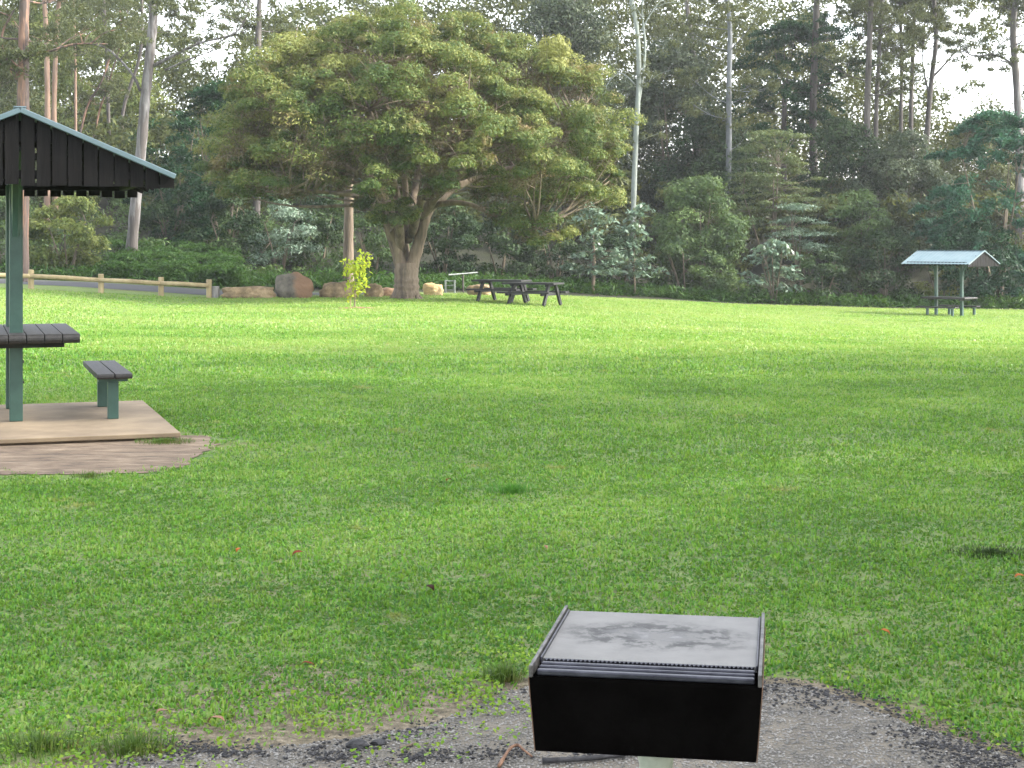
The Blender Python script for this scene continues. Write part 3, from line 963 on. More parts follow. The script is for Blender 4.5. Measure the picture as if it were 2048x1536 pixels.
def shrub(name, label, cat, x, ytop, w_px, D, kind, mat, group=None, lf=.2, dens=1.0, stems=4, bark='stem', z0=.06, dep=.8, lw=.4, trunk=None):
    """Leafy shrub or small tree, ground to ytop, w_px wide."""
    g = G(x, D); h = max(pZ(ytop, D) - g.z, .4); w = w_px / F * D
    root = empty(name, g, rng.uniform(0, 6.28) * 0, label, cat, group)
    V, N, TB = [], [], []; ctr = []
    area = w * h
    if kind == 'bush':
        n = int(np.clip(area * 2.3, 12, 90))
        for i in range(n):
            sz = rng.uniform(z0, 1); th = rng.uniform(0, 6.283)
            prof = math.sin(math.pi * min(.98, .16 + .80 * sz)) ** .6 * (1 if sz < .75 else 1 - (sz - .75) * 1.1)
            rr = prof * rng.uniform(.45, .93)
            c = np.array([math.cos(th) * rr * w / 2, math.sin(th) * rr * w / 2 * dep, sz * h * .94])
            r = rng.uniform(.10, .19) * min(w, h) * .9 + .12
            ctr.append((c, r))
            v, nn = clump(c, (r, r, r * .72), int(150 * dens * (r / lf) ** 1.3 * .30) + 24, .08, .6); V.append(v); N.append(nn * 1.3 + [0, 0, .3]); TB.append(np.full(len(v), rng.normal() * .22))
    elif kind == 'tier':
        nt_ = max(3, int(h / .95))
        for k in range(nt_):
            fz = (k + .7) / nt_; zz = h * (z0 + (1 - z0) * fz)
            rad = w / 2 * (1.0 - .55 * fz) * rng.uniform(.75, 1.1)
            for j in range(int(7 + rad * 5)):
                th = rng.uniform(0, 6.283); rr = rad * math.sqrt(rng.random())
                c = np.array([math.cos(th) * rr, math.sin(th) * rr * dep, zz - .25 * (rr / max(rad, .1)) ** 2 * rad + rng.normal() * .07])
                r = rng.uniform(.35, .7)
                ctr.append((c, r))
                v, nn = clump(c, (r, r, r * .26), int(95 * dens), .15, .2)
                V.append(v); N.append(nn * .4 + [0, 0, 1])
    elif kind == 'feather':
        n = int(np.clip(area * 2.0, 20, 120))
        for i in range(n):
            sz = rng.uniform(z0, 1); th = rng.uniform(0, 6.283)
            prof = math.sin(math.pi * min(.97, .22 + .72 * sz)) ** .7
            rr = prof * rng.uniform(.35, 1)
            c = np.array([math.cos(th) * rr * w / 2, math.sin(th) * rr * w / 2 * dep, sz * h * .95])
            ctr.append((c, .5))
            dirv = np.array([math.cos(th), math.sin(th) * dep, rng.uniform(-.15, .35)])
            m = int(130 * dens); t = rng.random(m)[:, None]
            ln = rng.uniform(.7, 1.5)
            v = c + (t - .4) * ln * dirv + np.array([0, 0, -1]) * (t ** 2) * ln * .45 + rng.normal(size=(m, 3)) * np.array([.2, .2, .10]) * (1.25 - t)
            V.append(v); N.append(np.tile([0, 0, 1.], (m, 1)) + rng.normal(size=(m, 3)) * .25)
    elif kind == 'rosette':
        for i in range(int(26 * dens)):
            th = rng.uniform(0, 6.283); sz = rng.uniform(.25, 1)
            rr = rng.uniform(.1, .95) * w / 2 * math.sin(math.pi * (.2 + .7 * sz))
            c = np.array([math.cos(th) * rr, math.sin(th) * rr * dep, sz * h])
            ctr.append((c, .3))
            m = 26; a = rng.uniform(0, 6.283, m)
            rad = rng.uniform(.05, .42, m)
            v = c + np.stack([np.cos(a) * rad, np.sin(a) * rad, -rad * .45 + rng.normal(size=m) * .05], -1)
            V.append(v); N.append(np.stack([np.cos(a) * .4, np.sin(a) * .4, np.ones(m)], -1))
    V = np.concatenate(V); N = np.concatenate(N)
    mb = MB()
    if trunk:                                  # one visible stem
        top = Vector((0, 0, h * .7))
        limb(mb, [(0, 0, -.1), (rng.normal() * .05, 0, h * .35), top], trunk, trunk * .5, 7)
        src = [Vector((0, 0, h * f)) for f in (.35, .45, .55, .65)]
    else:
        src = []
        for s_ in range(stems):
            a = rng.uniform(0, 6.283)
            e = Vector((math.cos(a) * w * .2, math.sin(a) * w * .2, h * rng.uniform(.55, .8)))
            limb(mb, [(math.cos(a) * .12, math.sin(a) * .12, -.1), (e.x * .5, e.y * .5, e.z * .45), e], .03 + .011 * h, .02, 6)
            src += [e * .6, e, e * .8]
    for c, r in ctr[::2]:
        b = Vector(c); a = min(src, key=lambda s: (s - b).length + max(0, s.z - b.z))
        limb(mb, [a, a.lerp(b, .5) + Vector((0, 0, .08)), b], .022, .008, 4, 2)
    mb.build('trunk', M[bark], root, smooth=True)
    down = .9 if kind == 'feather' else 0
    leaves('crown', V, N, lf * .85, lf * lw * .85, mat, root, down=down, rand=.65, tb=np.concatenate(TB) if TB else 0.0)
    return root


def gum(label, path, D, r0, bark, cat='tree', top=17, branches=(), nb=10, leafd=1.0, mat='gum_leaf', bspan=(.45, 1), blen=(1.2, 3.2), name='gum_tree', lf=.2, r1=None, extra=()):
    """Tall forest tree through the pixel path (lowest point first)."""
    g = G(path[0][0], D)
    root = empty(name, g, 0, label, cat, 'tall forest trees behind the lawn')
    inv = Matrix.Translation(-g)
    pts = [Vector((0, 0, -.2))] + [inv @ P(x, y, D + (dd[0] if dd else 0)) for x, y, *dd in path]
    pts = [pts[0]] + [p for p in pts[1:] if p.z > .4]
    last = pts[-1]; prev = pts[-2]
    if last.z < top:
        d = (last - prev).normalized(); st = (top - last.z)
        pts.append(last + Vector((d.x * st * .6, rng.normal() * .3, st * .5))); pts.append(last + Vector((d.x * st * .9 + rng.normal() * .3, rng.normal() * .5, st)))
    mb = MB()
    tp = limb(mb, pts, r0, r1 or r0 * .45, 10, 5)
    ends = []
    for br in branches:
        bp = [inv @ P(x, y, D + (dd[0] if dd else 0)) for x, y, *dd in br[1]]
        pp = limb(mb, bp, br[0], br[0] * .35, 7, 4)
        ends += [(pp[-1], 1.0), (pp[len(pp) * 2 // 3], .6)]
        for k in range(4):
            s_ = pp[rng.integers(len(pp) // 3, len(pp))]
            e = s_ + Vector((rng.normal() * .8, rng.normal() * .8, rng.uniform(.1, 1.0)))
            limb(mb, [s_, s_.lerp(e, .5) + Vector((0, 0, .12)), e], br[0] * .35, .012, 5, 3); ends.append((e, .7))
    H = tp[-1].z
    for k in range(nb):
        f = rng.uniform(*bspan); z = H * f
        s_ = min(tp, key=lambda p: abs(p.z - z)); a = rng.uniform(0, 6.283); ln = rng.uniform(*blen) * (1.2 - .5 * f)
        e = s_ + Vector((math.cos(a) * ln, math.sin(a) * ln, ln * rng.uniform(.1, .9)))
        m_ = s_.lerp(e, .5) + Vector((0, 0, -.1 * ln + rng.normal() * .1))
        rb = max(.025, r0 * .22 * (1.1 - f * .6))
        limb(mb, [s_, m_, e], rb, .012, 6, 4); ends.append((e, 1.0))
        for j in range(3):
            e2 = m_.lerp(e, rng.uniform(0, .9)) + Vector((rng.normal() * .6, rng.normal() * .6, rng.uniform(-.2, .7)))
            limb(mb, [m_, m_.lerp(e2, .5), e2], rb * .4, .008, 4, 2); ends.append((e2, .7))
    for x, y, dd, s_ in extra:
        ends.append((inv @ P(x, y, D + dd), s_))
    mb.build('trunk', M[bark], root, smooth=True)
    if leafd > 0 and ends:
        V, N = [], []
        for e, s_ in ends:
            for j in range(2):
                r = rng.uniform(.35, .75) * s_
                v, nn = clump(np.array(e) + rng.normal(size=3) * .35, (r, r, r * .55), int(110 * leafd * s_) + 6, .7, .1); V.append(v); N.append(nn)
        leaves('crown', np.concatenate(V), np.concatenate(N), lf, lf * .3, M[mat], root, down=.8, rand=1.1)
    return root


# left side
gum('thick red-brown trunk with dark streaks rising behind the near shelter roof', [(44, 520), (46, 220), (47, 100), (49, 0)], 61, .30, 'bark_red', nb=9,
    branches=[(.09, [(36, 158), (12, 120), (4, 70), (28, 20)]), (.07, [(58, 110), (100, 102), (150, 88), (215, 88)])], blen=(1, 2.6))
gum('slender orange-brown trunk, left of a close pair beyond the shelter', [(94, 420), (95, 200), (92, 60), (88, 0)], 76, .17, 'bark_orange', nb=9)
gum('slender orange-brown trunk, right of a close pair beyond the shelter', [(111, 420), (108, 240), (112, 90), (118, 0)], 77, .16, 'bark_orange', nb=9)
gum('pale smooth grey gum leaning right with bare spreading limbs', [(262, 520), (268, 440), (283, 290), (290, 200), (300, 110), (306, 40), (306, 0)], 68, .27, 'bark_grey', r1=.16, nb=7, bspan=(.6, 1),
    branches=[(.085, [(307, 132), (345, 112), (400, 86), (470, 66), (500, 20)]), (.07, [(281, 182), (262, 145), (215, 98), (170, 88), (120, 96)]), (.05, [(330, 140), (380, 118), (430, 100)]), (.045, [(218, 102), (190, 104), (150, 112)])], leafd=.8)
gum('very thin orange sapling trunk left of the pale leaning gum', [(152, 420), (151, 200), (150, 100), (147, 0)], 82, .085, 'bark_orange', nb=9, blen=(.7, 1.8))
gum('red-barked thin trunk leaning right, lower of a crossed pair', [(150, 330), (172, 220), (202, 165), (222, 110)], 84, .07, 'bark_red', top=10, nb=5, blen=(.5, 1.2))
gum('red-barked thin trunk leaning right, upper of a crossed pair', [(178, 330), (198, 225), (212, 185), (228, 130)], 86, .07, 'bark_red', top=10, nb=5, blen=(.5, 1.2))
gum('thin dark trunk just left of the pale leaning gum', [(220, 420), (217, 240), (214, 130), (208, 0)], 88, .12, 'bark_dark', nb=11)
gum('thin dark trunk close behind the pale leaning gum', [(247, 420), (245, 230), (280, 110), (284, 0)], 90, .12, 'bark_dark', nb=11)
gum('dark trunk rising behind the left shoulder of the spreading tree', [(512, 480), (516, 200), (517, 60), (519, 0)], 78, .19, 'bark_dark', nb=12, branches=[(.06, [(516, 90), (470, 70), (420, 90), (360, 70)])])
gum('straight grey-brown trunk standing behind the fork of the spreading tree', [(697, 560), (697, 480), (698, 380), (699, 200), (700, 60)], 66, .255, 'bark_big', nb=4, top=11, leafd=.6, bspan=(.7, 1))
# right side
gum('pale slender twin-stemmed gum right of the spreading tree', [(1265, 560), (1267, 410), (1272, 270), (1278, 150), (1274, 60), (1262, 0)], 80, .15, 'bark_pale', r1=.10, nb=5, bspan=(.75, 1), leafd=.7,
    branches=[(.09, [(1274, 225), (1287, 140), (1290, 85), (1284, 20), (1290, -30)]), (.045, [(1271, 170), (1250, 150), (1235, 148), (1215, 168), (1210, 190)]), (.05, [(1283, 60), (1300, 30), (1322, 0)]), (.03, [(1283, 175), (1297, 165), (1305, 150)]), (.03, [(1268, 330), (1255, 310), (1248, 300)])])
gum('blue-grey trunk half veiled by leaves in the right forest', [(1452, 460), (1457, 330), (1458, 180), (1460, 60), (1454, 0)], 84, .2, 'bark_blue', nb=16, bspan=(.3, 1))
gum('dark trunk behind the dark drooping tree in the right forest', [(1628, 400), (1626, 230), (1630, 100), (1634, 0)], 90, .29, 'bark_dark', nb=12, leafd=.9, mat='feather_dark')
gum('tallest straight dark trunk, left of two close together on the right', [(1733, 400), (1734, 250), (1738, 110), (1742, 0)], 86, .235, 'bark_dark', nb=16, leafd=1.1, bspan=(.5, 1))
gum('thinner straight dark trunk, right of two close together on the right', [(1753, 400), (1752, 240), (1757, 130), (1764, 0)], 88, .16, 'bark_dark', nb=16, leafd=1.1, bspan=(.5, 1))
gum('thin trunk, left of two slim ones against the pale sky', [(1803, 400), (1802, 250), (1803, 120), (1800, 0)], 93, .14, 'bark_dark', nb=18, leafd=1.1, bspan=(.62, 1))
gum('thin dark trunk, right of two slim ones against the pale sky', [(1824, 400), (1822, 230), (1826, 100), (1830, 0)], 94, .17, 'bark_dark', nb=18, leafd=1.1, bspan=(.62, 1))
gum('forked trunk with a limb reaching right beside the largest sky gap', [(1848, 400), (1856, 240), (1864, 150), (1872, 80), (1868, 0)], 91, .19, 'bark_dark', nb=16, leafd=1.1, bspan=(.66, 1),
    branches=[(.075, [(1860, 160), (1890, 128), (1912, 100), (1925, 70)]), (.07, [(1858, 190), (1846, 130), (1848, 60)])])
gum('gum at the right edge with a long bare limb over the sky gap', [(2040, 420), (2038, 260), (2032, 150), (2026, 60), (2032, 0)], 86, .27, 'bark_grey', nb=15, leafd=1.2, bspan=(.66, 1),
    branches=[(.085, [(2033, 165), (2022, 128), (1990, 110), (1958, 112), (1938, 108), (1932, 90)]), (.05, [(2025, 125), (2000, 122), (1975, 120)])])
gum('grey trunk forking high above the dark trees right of the pale gum', [(1395, 420), (1392, 200), (1385, 90), (1372, 0)], 92, .2, 'bark_grey', nb=14)
gum('dark trunk in the deep wood left of the pale twin gum', [(1130, 420), (1135, 200), (1140, 80), (1146, 0)], 90, .2, 'bark_dark', nb=14, mat='grey_leaf')

US = 'understorey trees and shrubs along the forest edge'
# left understorey
shrub('leafy_shrub', 'light green leafy shrub under the near shelter eave', 'shrub', 135, 388, 190, 66, 'bush', M['bush_yellow'], US, .22, 1.5)
shrub('leafy_shrub', 'dark shrub behind the near shelter post at the left edge', 'shrub', 10, 400, 150, 66.5, 'bush', M['bush_mid'], US, .22, 1.5)
shrub('small_tree', 'tree with sun glow painted into its yellow-green leaves beyond the near shelter roof', 'tree', 170, 60, 330, 94, 'bush', M['bush_yellow'], US, .3, .6)  # yellow leaf colour imitates sunlit crowns here and on the next two trees
shrub('small_tree', 'added tree with sunlight painted into its yellow-green leaves between the orange trunk pair and the pale gum', 'tree', 255, 150, 150, 92, 'bush', M['bush_yellow'], US, .28, .7)
shrub('small_tree', 'added tree with yellow light painted into its leaves between the red-brown trunk and the orange pair', 'tree', 72, 20, 190, 96, 'bush', M['bush_yellow'], US, .3, .6)
shrub('small_tree', 'olive tree at the far left edge behind the red trunk', 'tree', -30, 60, 260, 80, 'bush', M['gum_leaf'], US, .26, .8)
shrub('small_tree', 'dark tree right behind the pale leaning gum', 'tree', 350, 215, 230, 76, 'feather', M['feather_dark'], US, .26)
shrub('small_tree', 'dark green feathery tree merging into the left of the spreading crown', 'tree', 445, 140, 240, 73, 'feather', M['feather_dark'], US, .26, 1.1)
shrub('leafy_shrub', 'dark shrub just right of the pale leaning trunk foot', 'shrub', 340, 380, 150, 73, 'bush', M['bush_dark'], US, .22)
shrub('leafy_shrub', 'dark shrub behind the long low boulder', 'shrub', 455, 385, 170, 71, 'bush', M['bush_dark'], US, .22)
shrub('leafy_shrub', 'grey-green shrub behind the orange-ridged boulder', 'shrub', 560, 400, 160, 70, 'bush', M['bush_pale'], US, .18, .7)
shrub('leafy_shrub', 'dark shrub between the orange-ridged boulder and the grey-brown trunk', 'shrub', 640, 390, 150, 71.5, 'bush', M['bush_dark'], US, .22)
shrub('leafy_shrub', 'dark low shrub filling the gap left of the big trunk', 'shrub', 745, 400, 150, 70, 'bush', M['bush_mid'], US, .2)
shrub('leafy_shrub', 'blackish shrub right behind the big trunk and golden block', 'shrub', 885, 400, 190, 72, 'bush', M['bush_dark'], US, .22)
shrub('leafy_shrub', 'dark shrub behind the left picnic table', 'shrub', 1000, 410, 180, 73, 'bush', M['bush_dark'], US, .22)
shrub('leafy_shrub', 'dark shrub behind the right picnic table', 'shrub', 1110, 420, 170, 74, 'bush', M['bush_dark'], US, .22)
# right understorey
shrub('small_tree', 'small tree with pale glossy leaves on one thin stem right of the tables', 'tree', 1185, 405, 120, 72, 'rosette', M['bush_pale'], US, .34, 1.6, trunk=.1, bark='bark_big')
shrub('small_tree', 'second pale glossy-leaved tree, just below the pale gum', 'tree', 1270, 408, 120, 73, 'rosette', M['bush_pale'], US, .34, 1.8, trunk=.07)
shrub('leafy_shrub', 'black-green shrub beneath the pale glossy-leaved trees', 'shrub', 1245, 470, 190, 76, 'bush', M['bush_dark'], US, .22)
shrub('leafy_shrub', 'tall mid-green shrub with upright light tips right of the pale gum', 'shrub', 1400, 355, 200, 76, 'bush', M['bush_mid'], US, .22, 1.1)
shrub('leafy_shrub', 'lower dark green shrub in front of the tall light-tipped one', 'shrub', 1370, 470, 180, 74.5, 'bush', M['bush_mid'], US, .2)
shrub('small_tree', 'tiered feathery tree with flat olive layers mid right', 'tree', 1545, 255, 290, 81, 'tier', M['tier_leaf'], US, .2, 1.0, z0=.35)
shrub('small_tree', 'pale umbrella-shaped feathery tree below the tiered one', 'tree', 1600, 405, 150, 77, 'tier', M['bush_pale'], US, .18, .9, z0=.5)
shrub('leafy_shrub', 'whitish-green plant with drooping leaf rosettes at the lawn edge', 'shrub', 1548, 478, 130, 73.5, 'rosette', M['bush_pale'], US, .36, 1.5)
shrub('leafy_shrub', 'dark hollow shrub right of the whitish rosette plant', 'shrub', 1645, 500, 140, 74.5, 'bush', M['bush_dark'], US, .2)
shrub('leafy_shrub', 'green glossy shrub between the umbrella tree and the far shelter', 'shrub', 1715, 375, 140, 77, 'bush', M['bush_mid'], US, .22)
shrub('leafy_shrub', 'dark shrub just left of the far shelter roof', 'shrub', 1770, 450, 150, 75.5, 'bush', M['bush_dark'], US, .2)
shrub('small_tree', 'grey-green hazy tree above the far shelter', 'tree', 1800, 270, 230, 84, 'bush', M['grey_leaf'], US, .24)
shrub('small_tree', 'blue-green feathery tree with drooping fronds at the right edge', 'tree', 1995, 205, 370, 77, 'feather', M['blue_leaf'], US, .26, 2.2, z0=.06)
shrub('leafy_shrub', 'dark green shrub right behind the far shelter', 'shrub', 1960, 440, 200, 75, 'bush', M['feather_dark'], US, .22)
shrub('leafy_shrub', 'yellowish low shrub seen between the far shelter posts', 'shrub', 1880, 520, 130, 76, 'bush', M['bush_yellow'], US, .18)
shrub('small_tree', 'dark drooping tree with deep green masses near the top right', 'tree', 1570, 20, 260, 90, 'feather', M['feather_dark'], US, .3, 1.0, z0=.45, bark='bark_dark', trunk=.25)
shrub('small_tree', 'tall dark grey-green tree behind the right side of the spreading crown', 'tree', 1130, -20, 300, 88, 'bush', M['grey_leaf'], US, .28, .8, z0=.2)
shrub('small_tree', 'dark tree filling the wood just right of the pale gum', 'tree', 1350, 60, 250, 90, 'bush', M['grey_leaf'], US, .28, .8, z0=.15)
shrub('small_tree', 'dark olive tree under the blue-grey trunk', 'tree', 1420, 210, 220, 86, 'bush', M['bush_dark'], US, .26, .9)
shrub('small_tree', 'dark round tree at the foot of the two straight dark trunks', 'tree', 1690, 235, 220, 86, 'bush', M['bush_dark'], US, .26, .9)
shrub('small_tree', 'pale olive bush crowning the skyline under the largest sky gap', 'tree', 1960, 225, 170, 92, 'bush', M['gum_leaf'], US, .26, .7)


# ------------------------------------------------------------------ woodland mass far behind, and round the right-hand side
def woodland():
    V, N = [], []
    prof = ([-900, 0, 250, 325, 400, 470, 520, 700, 850, 1060, 1150, 1450, 1550, 1640, 1720, 1900, 2030, 2090, 2200, 2900],
            [-90, -90, -80, 90, 140, 100, 30, 0, -60, -50, -100, -80, -20, 60, 110, 235, 240, 140, 40, -60])
    roofl = ([-900, 250, 300, 500, 560, 1450, 1500, 1700, 1860, 2050, 2900], [-200, -200, 55, 55, -200, -200, 75, 110, 85, 80, 60])
    n = 0
    while n < 4000:
        D = rng.uniform(96, 122); x = rng.uniform(-700, 2700)
        X = pX(x, D); z0 = gz1(X, D); z = z0 + rng.uniform(.2, 17)
        y = HZ + (CAMZ - z) / D * F
        lim = np.interp(x, *prof) + 25 * math.sin(x * .05) + 15 * math.sin(x * .13 + 1)
        if y < -160: continue
        if y < lim and rng.random() > (.72 if y < np.interp(x, *roofl) + 20 * math.sin(x * .09) else .09): continue
        r = rng.uniform(.7, 1.7) * (1 if y > lim else .45)
        v, nn = clump(np.array([X, D, z]), (r, r, r * .75), int(75 * r), .5, .3)
        V.append(v); N.append(nn + [0, 0, .3]); n += 1
    n = 0
    while n < 900:                                      # lower storey between the shrubs and the far slope
        x = rng.uniform(-500, 2500); D = rng.uniform(79, 95); X = pX(x, D); z = gz1(X, D) + rng.uniform(0, 4.2) ** 1.0
        r = rng.uniform(.5, 1.0)
        v, nn = clump(np.array([X, D, z]), (r, r, r * .7), int(110 * r), .2, .5); V.append(v); N.append(nn * 1.2 + [0, 0, .3]); n += 1
    V = np.concatenate(V); N = np.concatenate(N)
    o = leaves('woodland', V, N, .36, .15, M['wood_leaf'], rand=.9)
    tag(o, 'leafy woodland mass filling the slope far behind the trees', 'woodland', kind='stuff')


woodland()


def side_wood():
    """The forest goes on round the right-hand side of the lawn, out of the picture; it shades the near lawn."""
    V, N = [], []
    for i in range(1500):
        D = rng.uniform(-14, 44); X = rng.uniform(13, 25) + max(0, D - 14) * .2
        if D > 19 and rng.random() < .55 + .4 * float(sstep(19, 32, D)): continue
        z = rng.uniform(1.0, 18)
        r = rng.uniform(.7, 1.6)
        v, nn = clump(np.array([X, D, z]), (r, r, r * .8), int(50 * r), .6, .2); V.append(v); N.append(nn)
    o = leaves('side_woodland', np.concatenate(V), np.concatenate(N), .5, .24, M['wood_leaf'])
    tag(o, 'leafy woodland on the right of the lawn, out of the picture', 'woodland', kind='stuff')


side_wood()


# ------------------------------------------------------------------ sapling
def sapling():
    D = 46.5
    X = pX(709, D); z = gz1(X, D)
    g = Vector((X, D, z))
    root = empty('sapling', g, 0, 'young sapling with bright yellow-green leaves in a mulch ring', 'sapling')
    mb = MB(); H = pZ(515, D) - z
    limb(mb, [(0, 0, -.05), (.02, 0, .4 * H), (.05, 0, .7 * H), (.08, 0, .97 * H)], .022, .008, 6)
    V = []; N = []
    for k in range(38):
        f = rng.uniform(.22, 1); a = rng.uniform(0, 6.28); ln = rng.uniform(.12, .34) * (1.05 if f > .65 else .8)
        s_ = Vector((.02 + .06 * f, 0, f * H * .97)); e = s_ + Vector((math.cos(a) * ln, math.sin(a) * ln, rng.uniform(.0, .18)))
        limb(mb, [s_, s_.lerp(e, .5), e], .007, .003, 4, 2)
        m = 11 if f > .6 else 8
        V.append(np.array(e) + rng.normal(size=(m, 3)) * .07); N.append(rng.normal(size=(m, 3)) * .5 + [0, -.3, .6])
    mb.build('trunk', M['twig'], root, smooth=True)
    leaves('crown', np.concatenate(V), np.concatenate(N), .15, .075, M['sapling_leaf'], root)
    mb = MB(); mb.tube([(-.12, .05, -.05), (-.12, .05, .62)], [.014, .014], 6); mb.build('stake', M['pine'], root)
    mb = MB(); n = 22; mb.v.append((.05, 0, .05))
    for k in range(n):
        a = k / n * 6.283; r = random.uniform(.5, .68)
        lx, ly = r * math.cos(a) + .1, r * math.sin(a) * .9
        mb.v.append((lx, ly, gz1(g.x + lx, g.y + ly) - g.z + .012))
    for k in range(n): mb.f.append((0, 1 + k, 1 + (k + 1) % n))
    mb.build('mulch_ring', M['mulch'], root)
    return g


sap = sapling()


# ------------------------------------------------------------------ low ground cover at the forest edge
def undergrowth():
    V, N = [], []
    for i in range(1500):
        x = rng.uniform(-150, 2250); X = None
        D = np.interp(x, [-150, 420, 760, 1000, 1300, 2250], [64.2, 64.5, 66.5, 69, 73, 73.5]) + abs(rng.normal()) * 1.6
        X = pX(x, D); z = gz1(X, D); h = rng.uniform(.12, .6)
        m = 26
        v = np.array([X, D, z]) + rng.normal(size=(m, 3)) * [.35, .3, 0] + np.stack([np.zeros(m), np.zeros(m), rng.uniform(0, h, m)], -1)
        V.append(v); N.append(rng.normal(size=(m, 3)) * .6 + [0, 0, .7])
    o = leaves('undergrowth', np.concatenate(V), np.concatenate(N), .3, .07, M['fern'])
    tag(o, 'low green undergrowth along the forest edge', 'undergrowth', kind='stuff')
    V, N = [], []
    for i in range(420):
        x = rng.uniform(-260, 700); D = rng.uniform(67, 88); X = pX(x, D); z = gz1(X, D); r = rng.uniform(.35, .8)
        v, nn = clump(np.array([X, D, z + rng.uniform(0, .9)]), (r, r, r * .7), int(120 * r), .2, .5); V.append(v); N.append(nn * 1.2 + [0, 0, .3])
    o = leaves('low_scrub', np.concatenate(V), np.concatenate(N), .2, .08, M['bush_mid'])
    tag(o, 'low dark scrub covering the slope behind the road', 'scrub', kind='stuff')
    V, N = [], []
    for i in range(130):
        x = rng.uniform(225, 470); D = rng.uniform(64.6, 70.5); X = pX(x, D); z = gz1(X, D) + rng.uniform(.05, .75)
        for k in range(9):
            a = rng.uniform(0, 6.283); L = rng.uniform(.5, 1.0); m = 26
            t = np.linspace(.08, 1, m)[:, None]; dv = np.array([[math.cos(a), math.sin(a), 0]])
            side = np.array([[-math.sin(a), math.cos(a), 0]])
            v = np.array([X, D, z]) + t * dv * L + np.array([[0, 0, 1]]) * (.45 * np.sin(t * 2.4) - .15 * t) * L
            v = v + side * (rng.uniform(-1, 1, (m, 1)) * .16 * (1 - t * .8))
            V.append(v); N.append(np.tile([0, 0, 1.], (m, 1)) + dv * .3)
    o = leaves('fern_bank', np.concatenate(V), np.concatenate(N), .16, .05, M['fern'])
    tag(o, 'bright fern bank at the foot of the pale leaning gum', 'ferns', kind='stuff')


undergrowth()


# ------------------------------------------------------------------ grass
SLAB = []
for lx, ly in ((-1.27, -1.37), (1.27, -1.37), (1.27, 1.57), (-1.27, 1.57)):
    p = in_shelter(sh, lx, ly); SLAB.append((p.x, p.y))


def vnoise(X, Y, s, seed):
    """Cheap smooth value noise."""
    r = np.random.default_rng(seed); T = r.random((64, 64))
    x = X * s + 100; y = Y * s + 100
    i = np.floor(x).astype(int); j = np.floor(y).astype(int); fx = x - i; fy = y - j
    fx = fx * fx * (3 - 2 * fx); fy = fy * fy * (3 - 2 * fy)
    a = T[i % 64, j % 64]; b = T[(i + 1) % 64, j % 64]; c = T[i % 64, (j + 1) % 64]; d = T[(i + 1) % 64, (j + 1) % 64]
    return (a * (1 - fx) + b * fx) * (1 - fy) + (c * (1 - fx) + d * fx) * fy


def blades(name, X, Y, Z, L, W, mat, tint, lean=.8, parent=None, a=None):
    n = len(X)
    a = rng.uniform(0, 6.283, n) if a is None else a
    ph = a + rng.normal(size=n) * .5 + math.pi / 2
    ln = rng.uniform(.15, 1, n) * lean
    d = np.stack([np.cos(a), np.sin(a), np.zeros(n)], -1); s_ = np.stack([np.cos(ph), np.sin(ph), np.zeros(n)], -1)
    B = np.stack([X, Y, Z - .004], -1); up = np.array([0, 0, 1.])
    L = L[:, None]; W = W[:, None] / 2; ln = ln[:, None]
    mid = B + up * L * .58 * np.sqrt(np.maximum(1 - ln ** 2 * .6, .1)) + d * L * .32 * ln
    tip = mid + up * L * (.42 - .5 * ln) + d * L * .5 * ln
    V = np.empty((n, 5, 3))
    V[:, 0] = B - s_ * W * .8; V[:, 1] = B + s_ * W * .8; V[:, 2] = mid + s_ * W; V[:, 3] = mid - s_ * W; V[:, 4] = tip
    base = np.arange(n)[:, None] * 5
    loops = np.concatenate([base + [[0, 1, 2, 3]], base + [[3, 2, 4]]], 1).ravel()
    starts = (np.arange(n)[:, None] * 7 + [[0, 4]]).ravel()
    return raw_mesh(name, V.reshape(-1, 3), loops, starts, mat, parent, np.repeat(tint, 5))


